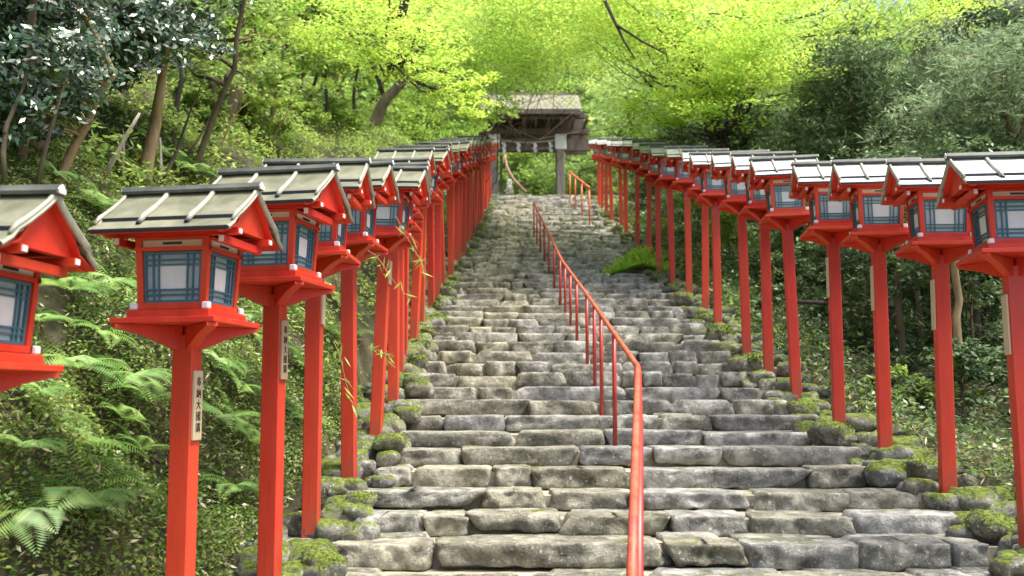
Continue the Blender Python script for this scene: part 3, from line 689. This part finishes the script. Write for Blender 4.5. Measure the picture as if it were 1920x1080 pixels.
# ---------------------------------------------------------------- trees
def wob(a, b, n=6, w=.05, rs=None):
    a, b = Vector(a), Vector(b); L = (b - a).length; out = []
    o1 = Vector(rng.normal(0, 1, 3)) * L * w; o2 = Vector(rng.normal(0, 1, 3)) * L * w * .5
    for k in range(n + 1):
        u = k / n; out.append(a.lerp(b, u) + o1 * math.sin(math.pi * u) + o2 * math.sin(2 * math.pi * u))
    return out
def tree(name, label, trunk_pts, r0, r1, clusters, L, Wd, per, bark, leaf, flat=.4, droop=0, star=1, limb=.05, group=None, twigs=3, cat='tree', bias=None):
    """clusters: (point, rx, rz); limbs reach from the trunk to every cluster, twigs spread inside it"""
    base = Vector(trunk_pts[0]); t = empty(name, base); mb = MB()
    tp = []
    for a, b in zip(trunk_pts[:-1], trunk_pts[1:]): tp += wob(a, b, 5, .03)[:-1]
    tp.append(Vector(trunk_pts[-1])); n = len(tp)
    mb.tube([p - base for p in tp], [r0 + (r1 - r0) * (k / (n - 1)) ** .8 for k in range(n)], 10)
    Cs = []
    for (c, rx, rz) in clusters:
        c = Vector(c); k = min(range(n), key=lambda i: (tp[i] - c).length + max(0, tp[i].z - c.z + rx * .3) * 2 + (3 if i < n * .25 else 0))
        pth = wob(tp[k], c, 6, .06); lr = limb * (.6 + .4 * min(1, (tp[k] - c).length / 3))
        lr = min(lr, r0 * .7)
        mb.tube([p - base for p in pth], [lr * (1 - .8 * i / 6) for i in range(7)], 6)
        for q in range(twigs):
            e = c + Vector((rng.normal(0, rx * .6), rng.normal(0, rx * .6), rng.normal(0, rz * .6))); s0 = pth[rng.integers(3, 6)]
            tw = wob(s0, e, 4, .08); mb.tube([p - base for p in tw], [lr * .3, lr * .26, lr * .2, lr * .14, lr * .06], 4)
        m_ = int(per * (rx ** 1.6) * rng.uniform(.8, 1.2)); 
        ns = max(3, int(m_ / 45)); sub = rng.normal(0, 1, (ns, 3)) * np.array([rx * .62, rx * .62, rz * .62])
        pt = sub[rng.integers(0, ns, m_)] + rng.normal(0, 1, (m_, 3)) * np.array([rx * .2, rx * .2, rz * .16])
        Cs.append(pt + np.array(c - base))
    part('trunk', mb, M[bark], t, smooth=True)
    C = np.concatenate(Cs)
    if isinstance(leaf, tuple):
        h = len(C) // 2; pm = rng.permutation(len(C)); 
        quads('crown', leafquads(C[pm[:h]], L, Wd, flat, droop, star=star), M[leaf[0]], t)
        quads('crown', leafquads(C[pm[h:]], L, Wd, flat, droop, star=star), M[leaf[1]], t)
    else: quads('crown', leafquads(C, L, Wd, flat, droop, star=star, bias=bias), M[leaf], t)
    tag(t, label, cat, group); return t
def cl(boxes):
    """clusters inside (x0,y0,x1,y1 photo box, Y range, count, radius, flatness)"""
    out = []
    for (x0, y0, x1, y1, Y0, Y1, n, r, fl) in boxes:
        for k in range(n):
            rr = r * rng.uniform(.7, 1.3); out.append((P(rng.uniform(x0, x1), rng.uniform(y0, y1), rng.uniform(Y0, Y1)), rr, rr * fl))
    return out
def foot(px, py, y0=3): 
    p = hit(px, py, y0); return p - Vector((0, 0, .15))

# camellias, upper left
f = foot(275, 352, 6.2)
tree('camellia_tree', 'dark glossy-leaved tree with tan leaning trunk at the upper left', [f, P(292, 230, f.y + .1), P(303, 150, f.y), P(330, 40, f.y - .2)], .075, .03,
     cl([(140, -40, 350, 105, f.y - .9, f.y + .7, 26, .34, .7), (150, -160, 420, -30, f.y - .9, f.y + .7, 6, .5, .7)]), .075, .032, 3200, 'bark_tan', 'camellia', .35, .5, limb=.014, bias=(.3, -.6, .55))
f = foot(100, 352, 5.6)
tree('camellia_tree', 'dark glossy-leaved tree with thin slanting trunk at the far upper left', [f, P(165, 230, f.y + .1), P(215, 140, f.y), P(150, 20, f.y - .2)], .042, .02,
     cl([(-30, -20, 160, 215, f.y - .7, f.y + .6, 26, .30, .7), (-60, -160, 160, -20, f.y - .7, f.y + .6, 5, .5, .7)]), .07, .03, 3400, 'bark_tan', 'camellia', .35, .5, limb=.012, bias=(.3, -.6, .55))
# dead branches by the trunk
for a, b, r_, lab in [((262, 212), (196, 332), .022, 'pale dead branch leaning beside the tan trunk'), ((170, 210), (266, 296), .010, 'thin bare twig crossing behind the pale dead branch'), ((300, 258), (300, 335), .018, 'short pale stake standing right of the tan trunk'), ((172, 275), (196, 300), .016, 'broken grey branch stub left of the tan trunk')]:
    p = hit(b[0], b[1], 5.5); yy = p.y - .12
    o = part('dead_branch', MB().tube([Vector(q) for q in wob(P(b[0], b[1], yy), P(a[0], a[1], yy), 5, .02)], [r_, r_, r_ * .9, r_ * .8, r_ * .7, r_ * .5], 7), M['bark_pale'], smooth=True); tag(o, lab, 'branch')
for a, b, r_, lab, bk in [((395, 120), (300, 345), .022, 'long thin dark stem leaning over the second lantern roof', 'bark_dark'), ((150, 40), (70, 350), .02, 'grey stem at the left, between the two leaning trunks and the edge', 'bark'), ((410, 200), (345, 300), .016, 'thin brown stick right of the tan trunk', 'bark'), ((230, 240), (235, 345), .02, 'short upright dead stem between the leaning and upright trunks', 'bark_pale'), ((470, 190), (400, 310), .018, 'greenish stem leaning right above the third left roof', 'bark_tan'), ((50, 60), (10, 345), .022, 'grey stem at the picture edge above the first roof', 'bark'), ((560, 170), (500, 280), .02, 'thin tan stem leaning right above the fourth left roof', 'bark_tan')]:
    p = hit(b[0], b[1], 5.5); yy = p.y - .1
    o = part('bare_stem', MB().tube([Vector(q) for q in wob(P(b[0], b[1], yy), P(a[0], a[1], yy), 6, .04)], [r_ * .9, r_ * .85, r_ * .75, r_ * .6, r_ * .45, r_ * .3, r_ * .12], 7), M[bk], smooth=True); tag(o, lab, 'branch')
# trees on the slope
def slope_tree(px0, py0, px1, py1, Y0, r, label, boxes, leaf, bark='bark', L=.08, Wd=.04, per=1200, kink=None, **k):
    f = foot(px0, py0, Y0); Y = f.y
    pts_ = [f] + ([P(kink[0], kink[1], Y)] if kink else []) + [P(px1, py1, Y - .3)]
    if py1 > -100: pts_.append(P(px1 + (px1 - px0) * .5, -160, Y - .5))
    return tree(k.pop('name', 'slope_tree'), label, pts_, r, r * .4, cl([(b[0], b[1], b[2], b[3], Y + b[4], Y + b[5], b[6], b[7], b[8]) for b in boxes]), L, Wd, per, bark, leaf, **k)
slope_tree(420, 235, 480, -20, 8, .15, 'thick brown trunk leaning right over the left slope', [(320, -80, 520, 10, -2, 1.5, 6, .6, .5)], 'olive', kink=(450, 130))
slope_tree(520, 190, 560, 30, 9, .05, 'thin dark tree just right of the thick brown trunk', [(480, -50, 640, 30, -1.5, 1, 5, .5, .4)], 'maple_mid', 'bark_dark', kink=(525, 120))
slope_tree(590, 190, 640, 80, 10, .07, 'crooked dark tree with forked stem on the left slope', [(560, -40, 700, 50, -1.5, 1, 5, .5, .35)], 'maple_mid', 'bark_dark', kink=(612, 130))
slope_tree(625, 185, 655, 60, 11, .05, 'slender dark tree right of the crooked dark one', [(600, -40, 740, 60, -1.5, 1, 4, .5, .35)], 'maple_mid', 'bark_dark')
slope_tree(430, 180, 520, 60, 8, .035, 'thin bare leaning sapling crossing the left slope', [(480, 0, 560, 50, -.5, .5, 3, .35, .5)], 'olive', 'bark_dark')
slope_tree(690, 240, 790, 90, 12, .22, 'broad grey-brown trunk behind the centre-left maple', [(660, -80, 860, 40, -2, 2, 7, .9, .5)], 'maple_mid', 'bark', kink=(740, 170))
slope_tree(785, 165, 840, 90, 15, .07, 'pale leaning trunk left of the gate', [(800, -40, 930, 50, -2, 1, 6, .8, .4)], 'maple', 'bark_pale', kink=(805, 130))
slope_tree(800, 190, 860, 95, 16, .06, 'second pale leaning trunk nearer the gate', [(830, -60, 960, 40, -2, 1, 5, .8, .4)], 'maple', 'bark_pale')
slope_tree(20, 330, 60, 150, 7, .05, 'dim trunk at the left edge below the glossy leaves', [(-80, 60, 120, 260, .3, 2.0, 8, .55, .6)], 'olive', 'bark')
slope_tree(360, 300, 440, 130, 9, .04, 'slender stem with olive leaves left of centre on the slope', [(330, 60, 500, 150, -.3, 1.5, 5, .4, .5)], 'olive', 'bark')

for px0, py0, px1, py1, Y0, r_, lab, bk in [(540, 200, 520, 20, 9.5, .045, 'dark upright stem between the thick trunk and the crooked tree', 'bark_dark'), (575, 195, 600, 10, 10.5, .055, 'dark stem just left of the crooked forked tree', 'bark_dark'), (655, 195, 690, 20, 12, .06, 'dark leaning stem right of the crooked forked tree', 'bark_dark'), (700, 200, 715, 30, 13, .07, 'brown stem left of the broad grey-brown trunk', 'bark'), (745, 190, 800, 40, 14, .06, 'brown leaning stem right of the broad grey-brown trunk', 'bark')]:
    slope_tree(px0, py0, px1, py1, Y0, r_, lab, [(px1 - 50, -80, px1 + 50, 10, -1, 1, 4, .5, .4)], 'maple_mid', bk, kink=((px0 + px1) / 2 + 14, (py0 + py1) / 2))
# maples over the steps
f = foot(735, 235, 13)
tree('maple_tree', 'bright green maple leaning over the left lantern row', [f, P(735, 120, 15.3), P(760, 0, 15), P(790, -120, 15)], .13, .05,
     cl([(600, -60, 800, 50, 12, 17, 10, .7, .28), (660, 40, 810, 110, 12.5, 16, 8, .55, .28), (730, 110, 840, 160, 12.5, 15, 5, .45, .28), (820, 160, 930, 200, 13, 15, 5, .36, .28), (560, 60, 680, 90, 12, 15, 3, .5, .25)]), .07, .034, 1500, 'bark_dark', 'maple', .7, limb=.03, star=1)
f = foot(880, 262, 20)
tree('maple_tree', 'fresh green maple standing left of the gate roof', [f, P(905, 160, f.y - .5), P(935, 60, f.y - 1), P(960, -80, f.y - 1)], .14, .05,
     cl([(830, -60, 1100, 60, 19, 27, 15, 1.2, .3), (900, 60, 1100, 130, 20, 26, 10, 1.0, .3), (840, 110, 900, 225, 19, 24, 7, .6, .3), (875, 195, 945, 238, 23, 28, 8, .38, .35)]), .09, .045, 1300, 'bark_dark', ('maple', 'maple_mid'), .7, limb=.03, twigs=1)
tb = Vector((5.4, 21.5, float(H(5.4, 21.5)) - .1))
tree('maple_tree', 'large yellow-green maple hanging over the right lantern row', [tb, P(1330, 200, 21), P(1290, 60, 20), P(1180, -130, 19)], .2, .08,
     cl([(1080, -80, 1480, 40, 14, 23, 22, 1.15, .26), (1110, 40, 1480, 110, 15, 22, 15, .95, .26), (1190, 100, 1430, 170, 15, 20, 11, .8, .26), (1200, 165, 1370, 238, 15, 18, 9, .55, .28), (1480, -60, 1820, 50, 18, 24, 12, .9, .26)]), .078, .038, 1450, 'bark_dark', 'maple', .7, limb=.035, twigs=2)
# its two hanging dark boughs
mb = MB(); a = [P(1120, -30, 15), P(1150, 35, 14.8), P(1172, 80, 14.6), P(1192, 112, 14.5)]; b = [P(1158, 48, 14.7), P(1205, 78, 14.6), P(1250, 102, 14.5), P(1252, 122, 14.5)]
f3 = bpy.data.objects.get('maple_tree.002')
off3 = f3.location
mb.tube([p - off3 for p in a], [.035, .028, .02, .01], 7).tube([p - off3 for p in b], [.024, .02, .014, .006], 6).tube([P(1290, 60, 20) - off3, P(1200, -60, 17.5) - off3, P(1120, -30, 15) - off3], [.09, .06, .036], 8)
part('bough', mb, M['bark_dark'], f3, smooth=True)

# cedars on the right
def cedar(x, y, h, r, label, rad, n, per=2300, leaf='cedar', low=.03):
    b = Vector((x, y, float(H(x, y)) - .2)); cs = []
    n = int(n * 1.35)
    for k in range(n):
        u = low + (1 - low) * (k + rng.random()) / n; a = rng.uniform(0, 2 * math.pi); rr = rad * (1.05 - .75 * u) * rng.uniform(.45, 1.0)
        cs.append((b + Vector((math.cos(a) * rr, math.sin(a) * rr, h * u - .1 * rr)), rng.uniform(.6, .95) * rad * .40, rng.uniform(.25, .4) * rad * .5))
    return tree('cedar_tree', label, [b, b + Vector((.05, .05, h * .5)), b + Vector((0, .1, h))], r, r * .35, cs, .15, .028, int(per * .75), 'bark_cedar', leaf, .35, .5, limb=.03, twigs=2, group='cedars behind the right row')
for x, y, h, r, lab, rad, n, lf in [(6.3, 12.0, 3.9, .13, 'feathery cedar behind the fourth and fifth right lanterns', 2.0, 34, 'cedar'), (8.6, 13.6, 5.0, .15, 'tall cedar at the right edge behind the nearest right lanterns', 2.4, 38, 'cedar'),
     (6.0, 16.5, 4.6, .15, 'darker cedar behind the middle of the right row', 2.2, 34, 'cedar_dark'), (9.0, 18.5, 5.0, .2, 'tallest cedar in the right background', 2.8, 38, 'cedar'),
     (5.3, 21.5, 3.4, .15, 'cedar standing right of the hanging maple boughs', 1.8, 26, 'cedar_dark'), (11.5, 15.5, 6.0, .18, 'cedar in the top right corner', 2.6, 30, 'cedar'), (5.0, 27.5, 3.2, .18, 'shaded cedar just right of the gate', 2.0, 28, 'cedar_dark'), (13, 22, 7, .2, 'cedar far back at the right edge', 3.0, 30, 'cedar_dark'), (8.2, 24.5, 5.2, .2, 'cedar far back above the right lantern roofs', 2.6, 30, 'cedar')]:
    cedar(x, y, h, r, lab, rad, n, leaf=lf)
# thin stems behind the right posts
for k, (px, Y, r_, lab, m_) in enumerate([(1692, 10.5, .045, 'thin olive stem left of the second right post', 'bark'), (1718, 11.2, .04, 'thin stem just right of the third right post', 'bark'), (1797, 9.6, .05, 'pale thin stem right of the second right post', 'bark_tan'), (1820, 11, .05, 'dark stem between first and second right posts', 'bark_dark'), (1600, 13.0, .05, 'stem between third and fourth right posts', 'bark'), (1845, 12.2, .06, 'brown stem close to the rightmost post', 'bark_cedar')]):
    x = P(px, 700, Y).x; b = Vector((x, Y, float(H(x, Y)) - .1)); top = b + Vector((rng.normal(0, .1), 0, 2.3))
    cs = [(b + Vector((rng.normal(0, .35), rng.normal(0, .3), rng.uniform(1.6, 2.5))), rng.uniform(.3, .4), .2) for _ in range(5)]
    tree('sapling', lab, [b, b.lerp(top, .5), top], r_, r_ * .6, cs, .08, .03, 1300, m_, 'shrub', .3, .3, limb=.015, group='thin stems behind the right posts')
# shrubs behind the right row
def shrub(x, y, r, h, label, leaf='shrub', per=2600, L=.08, Wd=.035, grp=None):
    b = Vector((x, y, float(H(x, y)) - .05)); cs = [(b + Vector((rng.normal(0, r * .45), rng.normal(0, r * .4), rng.uniform(.15, 1) * h)), r * .42, r * .3) for _ in range(9)]
    t = tree('shrub', label, [b, b + Vector((0, 0, h * .6))], .025, .012, cs, L, Wd, per, 'bark', leaf, .35, .2, limb=.012, group=grp, cat='shrub')
for x, y, r, h, lab, lf in [(5.2, 8.2, .8, 1.0, 'dark shrub between the first and second right posts', 'shrub'), (4.9, 10.2, .8, 1.5, 'dark shrub behind the second and third right posts', 'shrub'), (4.5, 12.6, .8, 1.7, 'dark shrub behind the fourth right post', 'cedar_dark'),
      (4.4, 15.2, .8, 1.8, 'shrub behind the sixth and seventh right posts', 'shrub'), (4.2, 18.2, .7, 1.6, 'lighter shrub behind the ninth right post', 'yellow_green'), (4.1, 20.8, .7, 1.7, 'light green shrub behind the twelfth right post', 'yellow_green'), (6.8, 10.0, 1.0, 1.7, 'broad dark shrub near the right edge', 'shrub'), (6.3, 14.2, 1.1, 2.4, 'tall dark shrub under the feathery cedar', 'cedar_dark'), (8.6, 11.5, 1.2, 2.4, 'dark shrub at the far right edge', 'cedar_dark'), (4.3, 24.5, .8, 1.9, 'shrub near the far end of the right row', 'shrub'),
      (4.6, 6.6, .7, .7, 'dark leafy shrub between the nearest two right posts', 'shrub'), (5.6, 8.9, .9, 1.3, 'dark conifer-like shrub seen between the first and second right posts', 'cedar_dark'), (4.2, 9.0, .55, .8, 'dark shrub low between the second and third right posts', 'cedar_dark'), (4.0, 10.9, .6, .9, 'dark shrub low between the fourth and fifth right posts', 'shrub'), (5.6, 11.3, .9, 1.8, 'conifer-like shrub behind the third right post', 'cedar_dark'), (7.6, 9.0, 1.2, 1.6, 'dark shrub behind the nearest right post', 'cedar_dark'), (3.9, 13.2, .6, 1.3, 'mid green shrub behind the seventh right post', 'shrub'),
      (4.3, 6.9, .5, .5, 'low leafy plant at the foot of the second right post', 'fern'), (3.9, 9.4, .4, .45, 'small bright plant right of the fourth right post', 'yellow_green')]:
    shrub(x, y, r, h, lab, lf, grp='shrubs behind the right row')
# shrubs of the left slope above the lantern roofs
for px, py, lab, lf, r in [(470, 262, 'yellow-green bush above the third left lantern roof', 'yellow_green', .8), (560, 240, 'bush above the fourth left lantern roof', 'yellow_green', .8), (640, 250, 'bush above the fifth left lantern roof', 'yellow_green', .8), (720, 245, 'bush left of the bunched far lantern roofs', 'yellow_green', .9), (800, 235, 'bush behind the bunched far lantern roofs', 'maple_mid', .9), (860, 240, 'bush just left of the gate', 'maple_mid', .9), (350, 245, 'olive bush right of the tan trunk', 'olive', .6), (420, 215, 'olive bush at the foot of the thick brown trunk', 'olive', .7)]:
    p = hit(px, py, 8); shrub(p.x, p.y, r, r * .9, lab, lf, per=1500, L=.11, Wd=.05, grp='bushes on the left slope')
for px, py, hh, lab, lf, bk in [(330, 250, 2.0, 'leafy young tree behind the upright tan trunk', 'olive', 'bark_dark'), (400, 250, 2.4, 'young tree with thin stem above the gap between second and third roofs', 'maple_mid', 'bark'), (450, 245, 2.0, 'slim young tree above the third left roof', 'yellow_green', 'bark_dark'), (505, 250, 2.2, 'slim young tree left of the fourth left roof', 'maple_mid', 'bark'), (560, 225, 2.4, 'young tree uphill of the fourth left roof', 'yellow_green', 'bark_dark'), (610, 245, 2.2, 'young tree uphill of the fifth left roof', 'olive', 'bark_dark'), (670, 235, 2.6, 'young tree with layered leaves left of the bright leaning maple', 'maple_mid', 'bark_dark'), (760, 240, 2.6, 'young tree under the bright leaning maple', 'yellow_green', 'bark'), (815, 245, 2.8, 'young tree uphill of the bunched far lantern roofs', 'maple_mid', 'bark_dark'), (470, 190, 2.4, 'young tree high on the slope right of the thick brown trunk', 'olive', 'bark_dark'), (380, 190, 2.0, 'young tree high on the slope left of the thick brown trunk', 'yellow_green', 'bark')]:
    p = hit(px, py, 7.5); k = 1 + max(0, p.y - 9) * .04; top = p + Vector((rng.normal(.25, .3), rng.normal(0, .2), hh * k))
    cs = [(p.lerp(top, rng.uniform(.35, 1.05)) + Vector((rng.normal(0, .45 * k), rng.normal(0, .35), 0)), rng.uniform(.3, .5) * k, .13 * k) for _ in range(9)]
    tree('young_tree', lab, [p - Vector((0, 0, .15)), p.lerp(top, .5) + Vector((rng.normal(0, .12), 0, 0)), top], .035 * k, .015, cs, .085 * k, .038 * k, 1100, bk, lf, .5, .2, limb=.014, group='young trees on the left slope')
# bamboo-grass twigs poking through the left row
for k, (a, b, Y, lab) in enumerate([((742, 405), (800, 540), 6.9, 'leafy bamboo twig hanging beside the sixth left lantern'), ((690, 470), (770, 560), 6.6, 'bamboo twig hanging below the fifth left lantern tray'), ((625, 640), (668, 770), 6.3, 'dry twig between the fourth and fifth left posts'), ((690, 650), (735, 680), 7.2, 'single bamboo leaf crossing the sixth left post')]):
    A, B = P(a[0], a[1], Y), P(b[0], b[1], Y); t = empty('bamboo_twig', A); s = wob(Vector((0, 0, 0)), B - A, 5, .05)
    part('stem', MB().tube(s, [.004, .004, .003, .003, .002, .001], 5), M['bark_tan'], t)
    C = np.array([list(s[rng.integers(1, 6)] + Vector(rng.normal(0, .015, 3))) for _ in range(14)])
    quads('leaf', leafquads(C, .11, .016, .0, 1.2), M['yellow_green'], t); tag(t, lab, 'twig')
# small rail fence behind the right posts
t = empty('wooden_fence', (4.0, 11.0, float(H(4.0, 11.0)))); z0 = 0
part('rail', MB().tube([(-.9, -.2, .52), (.5, .2, .50)], .024, 8), M['bark_dark'], t, smooth=True)
for k in range(2): part('fence_post', MB().tube([(-.85 + k * 1.3, -.15 + k * .37, -.2), (-.85 + k * 1.3, -.15 + k * .37, .62)], .035, 8), M['bark_dark'], t, smooth=True)
tag(t, 'low rustic log fence in the undergrowth behind the right posts', 'fence')

# ---------------------------------------------------------------- gate at the top
GY = 40.0; gx = P(993, 300, GY).x; gz = float(g(39)) ; gate = empty('shrine_gate', (gx, GY, gz))
S = GY / FPX / (ct * ct)        # metres per photo pixel there (about)
def gzpx(py): return P(960, py, GY).z - gz
def gxpx(px): return P(px, 300, GY).x - gx
for s_, px in ((-1, 927), (1, 1051)):
    x = gxpx(px)
    p_ = part('pillar', MB().box(x - .17, x + .17, -.17, .17, -.1, gzpx(252)), M['palewood'], gate, bevel=.02)
    part('pillar_sleeve', MB().box(x - .24, x + .24, -.24, .24, gzpx(282), gzpx(254)), M['white'], p_, bevel=.02)
    part('rear_pillar', MB().box(x - .13, x + .13, 1.6, 1.86, -.1, gzpx(262)), M['oldwood'], gate)
part('lintel', MB().box(gxpx(908), gxpx(1108), -.10, .10, gzpx(283), gzpx(262) + .02).box(gxpx(908), gxpx(1104), -.14, .14, gzpx(252), gzpx(242)).box(gxpx(905), gxpx(1098), 1.62, 1.84, gzpx(266), gzpx(250)), M['oldwood'], gate)
mb = MB()
for k in range(9):
    x = gxpx(912 + k * 23); mb.box(x - .05, x + .05, -1.35, 3.0, gzpx(241), gzpx(236))
mb.box(gxpx(910), gxpx(1100), -1.2, -1.0, gzpx(236), gzpx(231)); mb.box(gxpx(910), gxpx(1098), .72, .92, gzpx(236), gzpx(200))
part('rafters', mb, M['oldwood'], gate)
# thick bark roof
rx0, rx1 = gxpx(903), gxpx(1086); ez = gzpx(224); rzz = gzpx(170)
prof = [(-1.55, ez), (-1.0, ez + .42), (-.3, rzz - .42 + .0), (.55, rzz - .02), (1.1, rzz - .02), (1.9, rzz - .42), (2.7, ez + .42), (3.2, ez), (3.15, ez - .22), (2.6, ez + .1), (.82, rzz - .45), (-.95, ez + .1), (-1.5, ez - .22)]
rf = part('roof', MB().prism(prof, rx0, rx1), M['thatch'], gate)
part('eave_edge', MB().box(rx0 + .02, rx1 - .02, -1.60, -1.50, ez - .22, ez - .10), M['oldwood'], rf)
mb = MB().box(rx0 + .35, rx1 - .35, .55, 1.10, rzz - .04, rzz + .10); part('ridge_cap', mb, M['thatch'], rf)
mb = MB()
for px in (966,): mb.box(gxpx(px) - .04, gxpx(px) + .04, -1.50, -.4, ez + .06, ez + .10)
for s_ in (rx0 + .35, rx1 - .35):
    pr = [(-1.45, ez - .25), (.82, rzz - .50), (3.1, ez - .25), (3.1, ez - .42), (.82, rzz - .85), (-1.45, ez - .42)]; mb.prism(pr, s_ - .04, s_ + .04)
part('bargeboard', mb, M['oldwood'], rf)
part('door_panel', MB().box(gxpx(937), gxpx(937) + .10, .1, 1.5, 0.02, gzpx(290)), M['oldwood'], gate)
# side walls
part('side_panel', MB().box(gxpx(1062), gxpx(1104), .6, .7, gzpx(283), gzpx(240)).box(gxpx(896), gxpx(914), .6, .7, 0, gzpx(240)), M['oldwood'], gate)
tag(gate, 'old wooden shrine gate with bark roof at the top of the steps', 'gate')
rp = empty('straw_rope', (gx, GY - .28, gz + gzpx(266)))
part('rope', MB().tube([(gxpx(937) + k * (gxpx(1041) - gxpx(937)) / 8, 0, -.10 * math.sin(math.pi * k / 8)) for k in range(9)], .035, 8), M['rope'], rp, smooth=True)
for k in range(4):
    x = gxpx([945, 972, 1003, 1032][k]); z = -.08; mb = MB()
    for j in range(4): mb.add([(x - .09 + .04 * (j % 2), -.01 * j, z - j * .11), (x + .05 + .04 * (j % 2), -.01 * j, z - j * .11), (x + .05 + .04 * (j % 2), -.01 * j - .008, z - (j + 1) * .11), (x - .09 + .04 * (j % 2), -.01 * j - .008, z - (j + 1) * .11)], [(0, 1, 2, 3)])
    part('paper_streamer', mb, M['white'], rp)
tag(rp, 'straw rope with zigzag white paper streamers hung across the gate', 'rope')
# pink-grey rail curving down at the gate's left
cv = [P(945, 285, 38.6), P(950, 312, 38.3), P(962, 335, 38), P(986, 360, 37.6)]
o = part('hanging_rope', MB().tube(cv, .05, 8), M['pinkrope'], smooth=True); tag(o, 'pinkish rope slanting down beside the left gate pillar', 'rope')
# white notice post left of the gate, stone lantern beyond
t = empty('stone_marker', tuple(P(955, 362, 38.4))); part('base', MB().box(-.16, .16, -.16, .16, -.1, .22), M['stone'], t, bevel=.02); part('shaft', MB().box(-.10, .10, -.10, .10, .222, .55), M['white'], t, bevel=.02)
tag(t, 'small pale stone marker at the left foot of the gate', 'stone marker')

# ---------------------------------------------------------------- beyond the gate
def bigtree(x, y, h, label, leaf, rad, n=16, per=420, bark='bark', L=.2, Wd=.11, low=.15):
    b = Vector((x, y, float(H(x, y)) - .2))
    cs = [(b + Vector((rng.normal(0, rad * .42), rng.normal(0, rad * .35), h * rng.uniform(low, 1.0))), rad * .42 * rng.uniform(.7, 1.2), rad * .26) for _ in range(n)]
    tree('broadleaf_tree', label, [b, b + Vector((.2, 0, h * .5)), b + Vector((-.1, 0, h * .85))], .22, .08, cs, L, Wd, per, bark, leaf, .5, .1, limb=.08, group='trees beyond the gate')
for x, y, h, lab, lf, rad in [(.9, 49.0, 4.0, 'pale green low tree seen through the gate opening', 'far', 3.0), (3.6, 48.5, 5.0, 'pale green tree just right of the gate opening', 'far', 2.8), (-2.6, 49, 6, 'green tree behind the gate at its left', 'maple_mid', 3.0),
     (0.5, 55, 9.5, 'light green tree rising behind the gate roof', 'far', 4.0), (6.5, 52, 9, 'light green tree right of the gate roof', 'far', 4.0), (-5.5, 53, 10, 'mid green tree behind the left slope crest', 'maple_mid', 4.0), (11, 50, 12, 'tall light tree in the upper right distance', 'far', 4.5), (-9, 47, 10, 'green tree far up the left slope', 'maple_mid', 4.5), (17, 48, 14, 'yellowish tree high in the right distance', 'far', 5.0), (3.5, 62, 13, 'pale distant tree above the gate', 'far', 5.0), (22, 44, 14, 'tree behind the top right corner', 'far', 5.0)]:
    bigtree(x, y, h, lab, lf, rad, n=22, per=330)
# woods on the far hill
n = 60000; x = rng.uniform(-45, 50, n); y = rng.uniform(52, 112, n); C = np.stack([x, y, H(x, y)], 1); C[:, 2] += rng.uniform(0, 1, n) ** .7 * (3.5 + 5 * np.clip(vnoise(x, y, .16, 11) + .3, 0, 1))
tag(quads('distant_woods', leafquads(C, .6, .42, .3), M['far']), 'light green woods covering the far hillside', 'woods', kind='stuff')
# upper left slope woods
n = 26000; x = rng.uniform(-34, -9, n); y = rng.uniform(12, 52, n); C = np.stack([x, y, H(x, y)], 1); C[:, 2] += rng.uniform(0, 1, n) * (2 + 4 * np.clip(vnoise(x, y, .3, 12) + .3, 0, 1))
tag(quads('slope_woods', leafquads(C, .32, .2, .3), M['olive']), 'dense woods high on the left slope', 'woods', kind='stuff')
# dark building eave in the top right corner
bp_ = P(1868, 40, 24.0); bz = float(H(bp_.x, bp_.y)); t = empty('hall', (bp_.x + 2.4, bp_.y + 2, bz)); h = bp_.z - bz
part('roof', MB().prism([(-3.0, h), (0, h + 2.2), (3.0, h), (3.0, h - .2), (-3.0, h - .2)], -2.9, 3.0), M['roofdark'], t)
part('wall', MB().box(-2.2, 2.3, -2.0, 2.0, -.2, h - .22), M['oldwood'], t)
tag(t, 'dark-roofed hall half hidden by trees in the top right corner', 'building')
